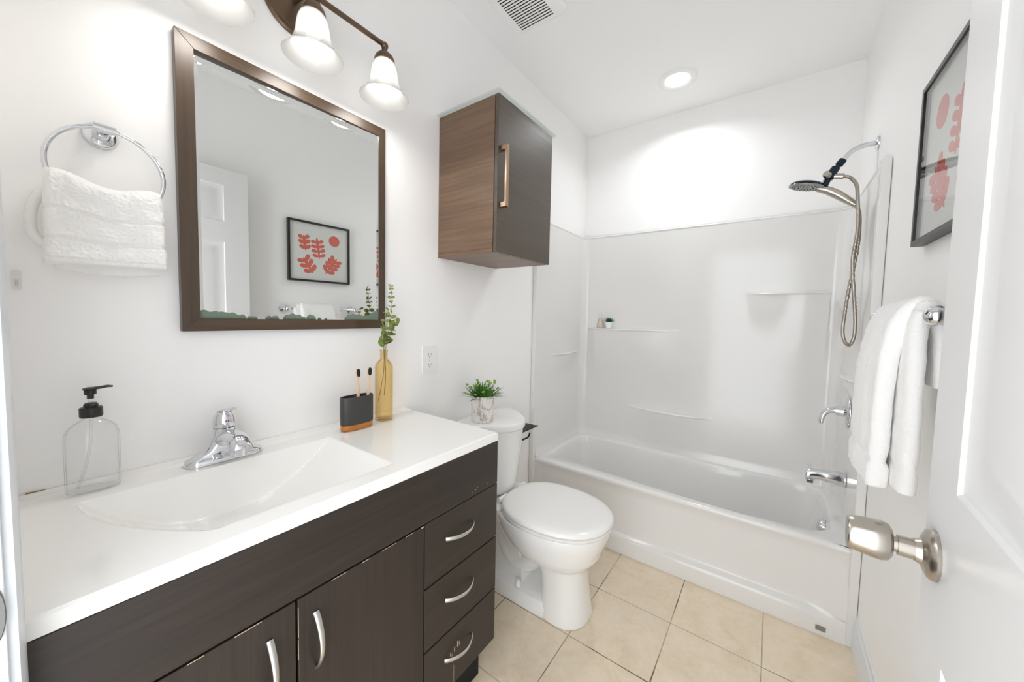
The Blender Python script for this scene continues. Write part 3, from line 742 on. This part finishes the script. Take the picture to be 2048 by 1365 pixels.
def seatring(z, g=0, x0_=.235): return tring(x0_ + g * .5, .715 - g, .150 - g, .195 - g, z, p=2.15)
m = Mesh(); m.loft([seatring(.4025, .010), seatring(.4045, .001), seatring(.411), seatring(.4145, .005)]); build('seat', m, MT['seat'], to, smooth=60)
m = Mesh(); m.loft([seatring(.419, .016), seatring(.4205, .003), seatring(.422, -.002), seatring(.431, -.001), seatring(.437, .008), seatring(.4405, .03), seatring(.4425, .08)]); build('seat_lid', m, MT['seat'], to, smooth=60)
for sg in (-1, 1):
    m = Mesh(); m.tube([(.235, TC + sg * .075 - .028, .424), (.235, TC + sg * .075 + .028, .424)], .011, 14); m.box(.218, .25, TC + sg * .075 - .02, TC + sg * .075 + .02, .4085, .424); build('seat_hinge', m, MT['seat'], to, bevel=.002)

# plant on the tank
pc2 = Vector((.118, 1.255, .764)); pl = thing('potted_grass', 'artificial green grass plant in marbled pot on the toilet tank', 'plant', pc2)
m = Mesh(); m.lathe([(0, 0), (.049, 0), (.051, .002), (.054, .118), (.0535, .120), (.0505, .120), (.050, .105)], pc2, n=44); build('pot', m, MT['marble'], pl)
m = Mesh(); m.lathe([(.050, .106), (.03, .110), (0, .114)], pc2, n=24); build('moss', m, MT['soil'], pl)
def blade(m_, b, a, el, L, w, curl):
    d = Vector((cos(a) * cos(el), sin(a) * cos(el), sin(el))); s_ = Vector((-sin(a), cos(a), 0)); pts_ = []; p = Vector(b)
    rings_ = []; nseg = 6
    for k in range(nseg + 1):
        t = k / nseg; ww = w * (sin(pi * (.18 + .82 * t)) if t < 1 else .02) + .0002
        up = s_.cross(d).normalized()
        rings_.append([p - s_ * ww, p + up * ww * .35, p + s_ * ww, p - up * ww * .1]); p = p + d * (L / nseg)
        d = (d + Vector((0, 0, -curl / nseg))).normalized()
    m_.loft(rings_)
rnd = random.Random(5); mg, md_ = Mesh(), Mesh()
for k in range(240):
    a = rnd.random() * 2 * pi; r = .043 * sqrt(rnd.random()); el = radians(rnd.uniform(12, 86)) if r > .02 else radians(rnd.uniform(50, 88))
    blade(mg if rnd.random() < .62 else md_, pc2 + Vector((r * cos(a), r * sin(a), .108)), a + rnd.uniform(-.5, .5), el, rnd.uniform(.045, .088) * (.8 + .25 * cos(el)), rnd.uniform(.0018, .0042), rnd.uniform(0, .7))
build('grass_blades', mg, MT['leafg'], pl); build('dark_blades', md_, MT['leafd'], pl)
m = Mesh(); ms_ = Mesh()
for k in range(17):
    a = 2 * pi * k / 17 + rnd.uniform(-.2, .2); el = radians(rnd.choice((22, 35, 48, 66, 78))); L = rnd.uniform(.065, .085)
    b = pc2 + Vector((.02 * cos(a), .02 * sin(a), .108)); e_ = b + Vector((cos(a) * cos(el), sin(a) * cos(el), sin(el))) * L
    ms_.tube([b, b.lerp(e_, .6) + Vector((0, 0, .004)), e_], .0008, 5)
    for q in range(7):
        m.sphere(e_ + Vector((rnd.uniform(-.005, .005), rnd.uniform(-.005, .005), rnd.uniform(-.002, .004))), .0034, 8, 5)
build('flower_buds', m, MT['leafl'], pl); build('bud_stems', ms_, MT['leafd'], pl)

# toilet paper holder behind the tank
tpn = thing('paper_holder', 'black metal toilet paper holder with shelf beyond the tank', 'toilet paper holder', (0, 1.70, .6))
m = Mesh(); m.box(.001, .108, 1.60, 1.765, .6125, .6155).box(.104, .108, 1.60, 1.765, .6155, .620); m.box(.001, .004, 1.62, 1.745, .54, .6125); build('shelf_plate', m, MT['blackm'], tpn, smooth=0, bevel=.001)
m = Mesh(); m.tube(catmull([(.004, 1.62, .556), (.05, 1.62, .556), (.072, 1.62, .556), (.079, 1.628, .556), (.079, 1.66, .556), (.079, 1.70, .556), (.079, 1.715, .566), (.079, 1.722, .578)], 5), .005, 12); build('roll_arm', m, MT['blackm'], tpn)

# ================================================================== bathtub with one piece surround
ZR = .372
bt = thing('bathtub', 'white one piece fibreglass bathtub and shower surround', 'bathtub', (.76, 2.2, 0))
inner = [(.097, 1.974), (.30, 1.958), (.497, 1.942), (.967, 1.918), (1.188, 1.922), (1.357, 1.944), (1.432, 1.998), (1.452, 2.063), (1.455, 2.18), (1.455, 2.299), (1.440, 2.426), (1.381, 2.472), (1.259, 2.468), (1.084, 2.445), (.889, 2.450), (.724, 2.474), (.434, 2.462), (.118, 2.458), (.066, 2.38), (.056, 2.2), (.066, 2.04)]
cc = Vector((.75, 2.2, 0)); cat = catmull([(a, b, 0) for a, b in inner], 8, True)
NA = 160
def ray_poly(a, poly):
    d = Vector((cos(a), sin(a), 0)); best = None
    for i in range(len(poly)):
        p, q = poly[i], poly[(i + 1) % len(poly)]; e_ = q - p; w_ = p - cc
        den = d.x * e_.y - d.y * e_.x
        if abs(den) < 1e-12: continue
        t = (w_.x * e_.y - w_.y * e_.x) / den; s_ = (w_.x * d.y - w_.y * d.x) / den
        if t > 0 and -1e-6 <= s_ <= 1 + 1e-6: best = t if best is None else min(best, t)
    return cc + d * best
X0, X1, YA, YC = .016, 1.504, 1.885, 2.512
rect = [Vector(p) for p in ((X0, YA, 0), (X1, YA, 0), (X1, YC, 0), (X0, YC, 0))]
angs = sorted([2 * pi * k / NA for k in range(NA)] + [atan2(p.y - cc.y, p.x - cc.x) % (2 * pi) for p in rect])
inn = [ray_poly(a, cat) for a in angs]; outr = [ray_poly(a, rect) for a in angs]
def ringz(pts, z, inset=0, sx=1, sy=1, cx=.75):
    r = []
    for p in pts:
        d = (p - cc); L = d.length; d = d / L * max(.02, L - inset)
        q = cc + Vector((d.x * sx, d.y * sy, 0)); r.append((q.x, q.y, z))
    return r
m = Mesh()
rings = [ringz(outr, ZR), ringz(inn, ZR + .001, -.012), ringz(inn, ZR - .002, -.004), ringz(inn, ZR - .010, .003)]
for t in range(1, 9):
    q = t / 8; rings.append(ringz(inn, ZR - .010 - .285 * q, .003 + .035 * q, 1 - .035 * q, 1 - .10 * q))
rings.append(ringz(inn, .068, .06, .955, .87)); rings.append(ringz(inn, .060, .09, .94, .84)); rings.append(ringz(inn, .058, .2, .9, .8))
m.loft(rings, False, True)
# apron
prof = [(1.885, ZR), (1.8775, ZR - .0015), (1.872, ZR - .006), (1.870, ZR - .014), (1.872, ZR - .024), (1.878, ZR - .032), (1.880, .30), (1.877, .16), (1.874, .100), (1.872, .094), (1.852, .082), (1.847, .076), (1.845, .066), (1.840, .012), (1.840, 0)]
xs_ = [X0 - .014] + [X0 + (X1 - X0) * k / 80 for k in range(81)] + [X1 + .014]
ap = []
for x in xs_:
    e_ = smoothstep(0, .05, x - X0) * smoothstep(0, .07, X1 - x)
    el = smoothstep(0.0, .06, x - X0) * smoothstep(.03, .13, X1 - x)
    r = []
    for y, z in prof:
        yy = y
        if z > .34: yy = y - .010 * (1 - e_) * (1 if z > .35 else .6)
        elif z > .09: yy = y - .012 * (1 - e_) - (y - (1.845 + .02 * (z / .3))) * (1 - el) * (1 if z < .2 else max(0, (.3 - z) / .1))
        r.append((x, yy, z))
    ap.append(r)
m.loft(ap, False, False, closed=False)
m.box(.001, .03, 1.90, 2.53, .01, ZR - .02); m.box(1.497, W - .001, 1.90, 2.53, .01, ZR - .02)
build('tub_basin', m, MT['fiber'], bt, smooth=45, fix=False)
# surround wall
PX0, PX1, PY1, RC_ = .022, 1.498, 2.508, .055; PYF = 1.872
path = []      # (pos, normal, tag, coordinate)
for k in range(60): y = PYF + (PY1 - RC_ - PYF) * k / 60; path.append((Vector((PX0, y, 0)), Vector((1, 0, 0)), 'L', y))
for k in range(12): a = radians(90 * k / 12); path.append((Vector((PX0 + RC_ - RC_ * cos(a), PY1 - RC_ + RC_ * sin(a), 0)), Vector((cos(a), -sin(a), 0)), 'C', 0))
for k in range(150): x = PX0 + RC_ + (PX1 - PX0 - 2 * RC_) * k / 150; path.append((Vector((x, PY1, 0)), Vector((0, -1, 0)), 'B', x))
for k in range(12): a = radians(90 * k / 12); path.append((Vector((PX1 - RC_ + RC_ * sin(a), PY1 - RC_ + RC_ * cos(a), 0)), Vector((-sin(a), -cos(a), 0)), 'D', 0))
for k in range(61): y = PY1 - RC_ - (PY1 - RC_ - PYF) * k / 60; path.append((Vector((PX1, y, 0)), Vector((-1, 0, 0)), 'R', y))
ZT = 1.846
def bump_(tg, c, z):
    b = 0
    def ledge(c0, c1, zl, dep, fall, one=None):
        nonlocal b
        if z < zl:
            t = (c - c0) / (c1 - c0)
            if 0 < t < 1:
                pr_ = sin(pi * t) ** 1.3 if one is None else (1 - smoothstep(.25, 1, t)) * smoothstep(0, .14, t) if one == 'l' else smoothstep(0, .7, t) * (1 - smoothstep(.94, 1, t))
                b = max(b, dep * pr_ * (1 - smoothstep(0, fall, zl - z)) + .009 * min(1, pr_ * 2) * math.exp(-((zl - z - .005) / .0045) ** 2))
    if tg == 'B':
        ledge(.05, .74, 1.180, .050, .50, 'l'); ledge(.40, .92, .640, .040, .20); ledge(1.04, 1.47, 1.417, .040, .45, 'r')
    if tg == 'L': ledge(2.02, 2.45, 1.008, .026, .16)
    if tg == 'R': ledge(2.02, 2.45, 1.008, .022, .10)
    return b + .004 * math.exp(-((ZT - z - .004) / .005) ** 2)
zl_ = sorted(set([ZR - .012 + (ZT - ZR) * k / 90 for k in range(91)] + [q + d for q in (1.18, .64, 1.417, 1.008) for d in (.0005, -.0005, -.0015, -.003, -.005, -.007, -.009, -.012, -.016)] + [ZT - d for d in (0, .0015, .003, .005, .007, .010, .014)]))
zl_ = [z for z in zl_ if z <= ZT]
m = Mesh(); rows_ = []
for z in zl_:
    rows_.append([tuple(p + n * (bump_(tg, c, z) + (.012 * (1 - smoothstep(ZR - .012, ZR + .05, z)))) + Vector((0, 0, z))) for p, n, tg, c in path])
m.loft(rows_, False, False, closed=False)
m.loft([rows_[-1], [tuple(p - n * .004 + Vector((0, 0, ZT + .003))) for p, n, tg, c in path], [tuple(p - n * .0195 + Vector((0, 0, ZT + .004))) for p, n, tg, c in path]], False, False, closed=False)
build('surround_wall', m, MT['fiber'], bt, smooth=70, fix=False)
m = Mesh(); m.lathe([(0, .014), (.012, .013), (.028, .010), (.033, .005), (.0345, -.012)], (1.428, 2.17, .298), (-1, 0, .10), 36, cap1=False); build('overflow_plate', m, MT['chrome'], bt)
m = Mesh(); m.box(1.400, 1.432, 1.8375, 1.8405, .020, .038); build('maker_label', m, MT['label'], bt, smooth=0)

for x0_, x1_ in ((.0015, .027), (1.490, W - .0015)):
    m = Mesh(); m.loft([[(a, b, z) for a, b in ((x0_ + i_, PYF - .034 + i_), (x1_ - i_, PYF - .034 + i_), (x1_ - i_, PYF + .003), (x0_ + i_, PYF + .003))] for z, i_ in ((.0, 0), (ZT + .004, 0), (ZT + .014, .004), (ZT + .018, .010))])
    build('front_flange', m, MT['fiber'], bt, smooth=20, bevel=.005, seg=3)
# valve, spout
SY = 2.13
vv = thing('shower_valve', 'round chrome shower valve with curved lever on the right tub wall', 'faucet', (1.498, 2.18, .85))
m = Mesh(); m.lathe([(0, .018), (.022, .018), (.05, .014), (.066, .009), (.071, .003), (.071, .0)], (1.4965, 2.18, .853), (-1, 0, 0), 48); m.lathe([(.0, .045), (.020, .045), (.024, .02), (.026, .0)], (1.4965, 2.18, .853), (-1, 0, 0), 28); build('escutcheon', m, MT['chrome'], vv)
m = Mesh(); pt = catmull([(1.46, 2.18, .853), (1.445, 2.178, .855), (1.425, 2.174, .848), (1.410, 2.168, .828), (1.404, 2.163, .800), (1.405, 2.162, .790)], 6); m.tube(pt, [(.018 - .008 * k / len(pt), .017 - .010 * k / len(pt)) for k in range(len(pt))], 18, ref=(0, 1, 0)); build('lever', m, MT['chrome'], vv, smooth=60)
ts = thing('tub_spout', 'chrome tub spout with diverter knob above the tub end', 'faucet', (1.498, SY, .56))
m = Mesh()
rg = []
for x, zc, rz, ry in ((1.4985, .556, .032, .030), (1.47, .557, .031, .029), (1.43, .558, .026, .025), (1.40, .557, .024, .024), (1.375, .553, .026, .024), (1.362, .549, .028, .024), (1.357, .548, .025, .022)):
    rg.append([(x, SY + ry * abs(cos(a)) ** .8 * (1 if cos(a) > 0 else -1), zc + rz * abs(sin(a)) ** .8 * (1 if sin(a) > 0 else -1)) for a in [2 * pi * k / 28 for k in range(28)]])
m.loft(rg); m.box(1.362, 1.388, SY - .013, SY + .013, .512, .53); build('spout_body', m, MT['chrome'], ts, smooth=50, bevel=.003)
m = Mesh(); m.lathe([(.003, .0), (.003, .010), (.006, .014), (.0075, .018), (.007, .02), (0, .02)], (1.37, SY, .575), n=16); build('diverter_knob', m, MT['chrome'], ts)

# shower head with hand wand and hose
SH = 2.115
sh = thing('handheld_shower', 'chrome and dark blue shower head with handheld wand and looped metal hose', 'shower head', (W, SH, 2.005))
m = Mesh(); m.lathe([(0, .0), (.029, .0), (.028, .004), (.018, .010), (.0, .011)], (W - .0005, SH, 2.008), (-1, 0, 0), 32); build('wall_flange', m, MT['chrome'], sh)
m = Mesh(); m.tube(catmull([(W - .004, SH, 2.008), (1.49, SH, 2.010), (1.455, SH, 2.003), (1.432, SH, 1.988), (1.412, SH, 1.962)], 6), .0105, 18); build('shower_arm', m, MT['chrome'], sh)
m = Mesh(); 
def stub(m_, a, b, r0, r1, n=20): m_.tube([a, b], [r0, r1], n)
stub(m, (1.413, SH, 1.965), (1.398, SH, 1.944), .0145, .015); stub(m, (1.399, SH, 1.946), (1.390, SH, 1.932), .010, .010)
stub(m, (1.391, SH, 1.937), (1.366, SH, 1.893), .016, .019); stub(m, (1.368, SH, 1.898), (1.352, SH - .002, 1.862), .013, .016)
build('swivel_joint', m, MT['blued'], sh, bevel=.0015)
m = Mesh(); m.lathe([(0, .020), (.011, .018), (.015, .012), (.0155, -.012), (0, -.012)], (1.362, SH - .014, 1.905), (-.35, -.9, .1), 22); build('diverter_dial', m, MT['nickel'], sh)
hn = Vector((-.20, .06, -1)).normalized(); hcn = Vector((1.292, SH, 1.878))
m = Mesh(); m.lathe([(0, -.016), (.030, -.015), (.052, -.010), (.063, -.002), (.066, .006), (.063, .008), (0, .008)], hcn, hn, 44); hh = build('head_shell', m, MT['blued'], sh, smooth=35)
m = Mesh(); m.lathe([(.066, .0055), (.0655, .010), (.060, .012), (.035, .0125), (.034, .0115), (.018, .0115), (.017, .0125), (0, .0128)], hcn, hn, 44); build('spray_face', m, MT['facep'], hh, smooth=25)
m = Mesh(); uu = hn.orthogonal().normalized(); ww_ = hn.cross(uu)
for rr, nn in ((.052, 26), (.043, 20), (.028, 14), (.010, 6)):
    for k in range(nn):
        a = 2 * pi * k / nn; c_ = hcn + hn * .0125 + uu * rr * cos(a) + ww_ * rr * sin(a); m.sphere(c_, .0022, 6, 4)
build('nozzles', m, MT['black'], hh)
m = Mesh(); wp = catmull([(1.330, SH - .003, 1.856), (1.365, SH - .002, 1.842), (1.405, SH, 1.815), (1.437, SH + .002, 1.788), (1.462, SH + .004, 1.766)], 6)
m.tube(wp, [.013 + .005 * sin(pi * min(1, k / len(wp) * 1.15)) for k in range(len(wp))], 20); build('hand_wand', m, MT['nickel'], sh, smooth=60)
m = Mesh(); stub(m, (1.372, SH, 1.902), (1.416, SH, 1.893), .011, .0125); stub(m, (1.416, SH, 1.893), (1.421, SH, 1.892), .012, .008); build('hose_connector', m, MT['nickel'], sh, bevel=.001)
HY = 2.085
hp = catmull([(1.418, SH, 1.893), (1.438, HY + .02, 1.880), (1.457, HY, 1.84), (1.464, HY - .002, 1.78), (1.470, HY, 1.70), (1.470, HY, 1.63), (1.463, HY + .004, 1.54), (1.466, HY + .004, 1.47), (1.476, HY, 1.36), (1.484, HY - .002, 1.27), (1.484, HY - .004, 1.20), (1.472, HY - .006, 1.162), (1.456, HY - .004, 1.175), (1.447, HY, 1.22), (1.450, HY + .002, 1.30), (1.458, HY + .010, 1.40), (1.470, HY + .016, 1.50), (1.478, HY + .016, 1.60), (1.478, HY + .014, 1.67), (1.474, HY + .02, 1.73), (1.460, SH + .004, 1.768)], 24)
L = 0; rr = []
for k, p in enumerate(hp):
    if k: L += (p - hp[k - 1]).length
    rr.append(.0066 + .0009 * sin(L / .0052 * 2 * pi))
m = Mesh(); m.tube(hp, rr, 12); build('shower_hose', m, MT['hose'], sh, smooth=80)

# things on the tub ledge
fl_c = Vector((.176, 2.475, 1.181)); fk = thing('glass_flask', 'small clear glass flask of pale sand on the tub ledge', 'bottle', fl_c)
m = Mesh(); m.lathe([(0, 0), (.024, .0), (.026, .003), (.024, .025), (.014, .072), (.0115, .08), (.0115, .100), (.0145, .104), (.013, .106)], fl_c, n=28); build('flask_glass', m, MT['clear'], fk, fix=False)
m = Mesh(); m.lathe([(0, .002), (.022, .002), (.0235, .005), (.0215, .026), (.0135, .066), (0, .070)], fl_c, n=24); build('sand', m, MT['sand'], fk)
su_c = Vector((.240, 2.475, 1.181)); su = thing('succulent_pot', 'tiny teal succulent in a white pot on the tub ledge', 'plant', su_c)
m = Mesh(); m.lathe([(0, 0), (.018, 0), (.020, .002), (.026, .044), (.0255, .046), (.0235, .046), (.022, .038), (0, .038)], su_c, n=12); build('pot', m, MT['plate'], su, smooth=20)
m = Mesh(); rnd = random.Random(9)
for k in range(30):
    a = k * 2.4; el = radians(18 + 66 * (k / 30)); blade(m, su_c + Vector((.004 * cos(a), .004 * sin(a), .040)), a, el, .046 - .012 * k / 30, .0048, .0)
build('leaves', m, MT['teal'], su)

# ================================================================== ceiling fixtures
cl = thing('ceiling_light', 'round white recessed downlight in the ceiling over the tub', 'light', (.697, 2.19, H))
m = Mesh(); m.lathe([(.100, -.0005), (.098, -.010), (.088, -.014), (.070, -.012), (.064, -.006)], (.697, 2.19, H), n=56); build('trim_ring', m, MT['ceil'], cl, smooth=60)
m = Mesh(); m.lathe([(.066, -.006), (.03, -.007), (0, -.007)], (.697, 2.19, H), n=48); build('diffuser', m, MT['led'], cl)
ad = bpy.data.lights.new('downlight_beam', 'AREA'); ad.shape = 'DISK'; ad.size = .12; ad.spread = radians(150); ad.energy = DOWN_W; ad.color = (.93, .97, 1)
ao = bpy.data.objects.new('downlight_beam', ad); COL.objects.link(ao); ao.location = (.697, 2.19, H - .018)
ve = thing('exhaust_vent', 'white slotted exhaust fan grille in the ceiling', 'vent', (.27, 1.31, H))
m = Mesh()
m.loft([[(.272 + a, 1.310 + b, H - .0005) for a, b in rrect(.265, .265, .02)], [(.272 + a, 1.310 + b, H - .010) for a, b in rrect(.255, .255, .02)], [(.272 + a, 1.310 + b, H - .014) for a, b in rrect(.22, .23, .012)]], False, True)
build('grille_cover', m, MT['ceil'], ve, smooth=30)
for k in range(15):
    m = Mesh(); y = 1.4125 - .0138 * k
    for a, b in ((.182, .236), (.2385, .2925), (.295, .349)): m.box(a, b, y - .0024, y + .0024, H - .0146, H - .0138)
    build('slot', m, MT['slot'], ve, smooth=0)

# ================================================================== framed picture
PY0, PY1, PZ0, PZ1, PX = 1.010, 1.425, 1.465, 1.877, 1.494
pf = thing('framed_picture', 'black framed coral leaf print on the right wall', 'picture', (W, (PY0 + PY1) / 2, (PZ0 + PZ1) / 2))
fwid = .013; m = Mesh()
for y0_, y1_, z0_, z1_ in ((PY0, PY1, PZ1 - fwid, PZ1), (PY0, PY1, PZ0, PZ0 + fwid), (PY0, PY0 + fwid, PZ0 + fwid, PZ1 - fwid), (PY1 - fwid, PY1, PZ0 + fwid, PZ1 - fwid)): m.box(PX, W - .001, y0_, y1_, z0_, z1_)
build('picture_frame', m, MT['frameb'], pf, smooth=0, bevel=.0008)
pap = build('print_paper', B(W - .012, W - .008, PY0 + fwid, PY1 - fwid, PZ0 + fwid, PZ1 - fwid), MT['paper'], pf, smooth=0)
build('front_glass', B(PX + .003, PX + .005, PY0 + fwid, PY1 - fwid, PZ0 + fwid, PZ1 - fwid), MT['picglass'], pf, smooth=0)
PC = ((PY0 + PY1) / 2, (PZ0 + PZ1) / 2); S = .19
def flat(m_, pts_, k=[0]):
    # u to the right as one faces the right wall is -y; the print is read from the room
    k[0] += 1
    m_.prism(pts_, lambda u, v, d: (W - .012 - d, PC[0] + u * S, PC[1] + v * S), .0, .0008 + .00002 * k[0])
m = Mesh()
flat(m, [(.52 + .20 * cos(a), .52 + .20 * sin(a)) for a in [2 * pi * k / 36 for k in range(36)]])
def lobe(m_, p, a, L, w):
    pts_ = []
    for k in range(19):
        t = 2 * pi * k / 19; q = .5 + .5 * cos(t); ww_ = w * (.55 + .6 * q)
        u = L * .5 + L * .5 * cos(t); v = ww_ * sin(t)
        pts_.append((p[0] + u * cos(a) - v * sin(a), p[1] + u * sin(a) + v * cos(a)))
    flat(m_, pts_)
def branch(m_, p, a, L, n, ll, w, s0=.9):
    p2 = (p[0] + L * cos(a), p[1] + L * sin(a)); lobe(m_, p, a, L * 1.12, w * .8)
    for k in range(n):
        t = .12 + .72 * k / max(1, n - 1); c_ = (p[0] + (p2[0] - p[0]) * t, p[1] + (p2[1] - p[1]) * t); l_ = ll * (1 - .25 * abs(t - .4))
        lobe(m_, c_, a + s0, l_, w); lobe(m_, c_, a - s0, l_, w)
branch(m, (-.50, .02), radians(96), .50, 3, .25, .075)
branch(m, (-.02, -.22), radians(97), .70, 4, .26, .07, 1.25)
branch(m, (-.24, -.78), radians(122), .58, 3, .32, .085)
branch(m, (.18, -.76), radians(55), .68, 4, .33, .075)
build('leaf_print', m, MT['coral'], pap, smooth=0)

# ================================================================== towel bar and bath towel
BX, BZ_ = 1.447, 1.272
tb = thing('towel_bar', 'chrome towel bar on the right wall below the picture', 'towel bar', (W, 1.21, BZ_))
m = Mesh(); m.tube([(BX, .985, BZ_), (BX, 1.44, BZ_)], .008, 16); build('bar', m, MT['chrome'], tb)
for y in (.985, 1.44):
    m = Mesh(); m.lathe([(0, 0), (.024, 0), (.024, .005), (.016, .010), (.009, .014), (.009, .05), (.012, .055), (.0175, .062), (.019, .072), (.0175, .083), (.010, .091), (0, .093)], (W - .0005, y, BZ_), (-1, 0, 0), 30); build('bar_post', m, MT['chrome'], tb, smooth=50)
bw_ = thing('bath_towel', 'folded white bath towel draped over the bar on the right wall', 'towel', (BX, 1.22, .9))
def drape(name, cl_, ya, yb, th, seed, mat='towel'):
    """cl_: centre line in (x, z); ya(t), yb(t) side limits; th(t) half thickness"""
    c3 = catmull([(x, 0, z) for x, z in cl_], 14); n = len(c3); m_ = Mesh(); rings_ = []
    for k, p in enumerate(c3):
        t = k / (n - 1); tan = (c3[min(k + 1, n - 1)] - c3[max(k - 1, 0)]).normalized(); nr = Vector((-tan.z, 0, tan.x)); y0_, y1_ = ya(t), yb(t); h_ = th(t)
        r = []
        for q in range(120):
            yy, xx = slab(q / 120, .10)
            y = (y0_ + y1_) / 2 + yy * (y1_ - y0_) / 2
            wv = .004 * sin(26 * y + seed) * min(1, abs(p.z - 1.28) * 6)
            P_ = Vector((p.x, y, p.z)) + nr * (xx * h_ + wv * .6)
            P_ += nr * (noise.noise(P_ * 30 + Vector((seed, 0, 0))) * .0018 + noise.noise(P_ * 210) * .0016) * (1 if abs(xx) > .3 else .3)
            r.append(P_)
        rings_.append(r)
    m_.loft(rings_); return build(name, m_, MT[mat], bw_, smooth=80)
def hem(t): return .0135 - .003 * math.exp(-((t - .10) / .012) ** 2)
drape('outer_fold', [(1.400, .900), (1.398, 1.0), (1.400, 1.15), (1.415, 1.26), (1.447, 1.297), (1.478, 1.26), (1.490, 1.18)], lambda t: 1.075 - .02 * sin(pi * t), lambda t: 1.318 - .05 * min(1, t / .5), lambda t: (.0155 if t > .1 else .0175) - .0035 * math.exp(-((t - .11) / .012) ** 2), 1.3)
drape('inner_fold', [(1.437, .912), (1.436, 1.0), (1.434, 1.15), (1.434, 1.24), (1.4475, 1.291), (1.470, 1.25), (1.480, 1.13)], lambda t: 1.028 - .012 * sin(pi * t) + (.02 if t > .6 else 0), lambda t: 1.32, lambda t: .0135 - .003 * math.exp(-((t - .11) / .012) ** 2), 4.1)
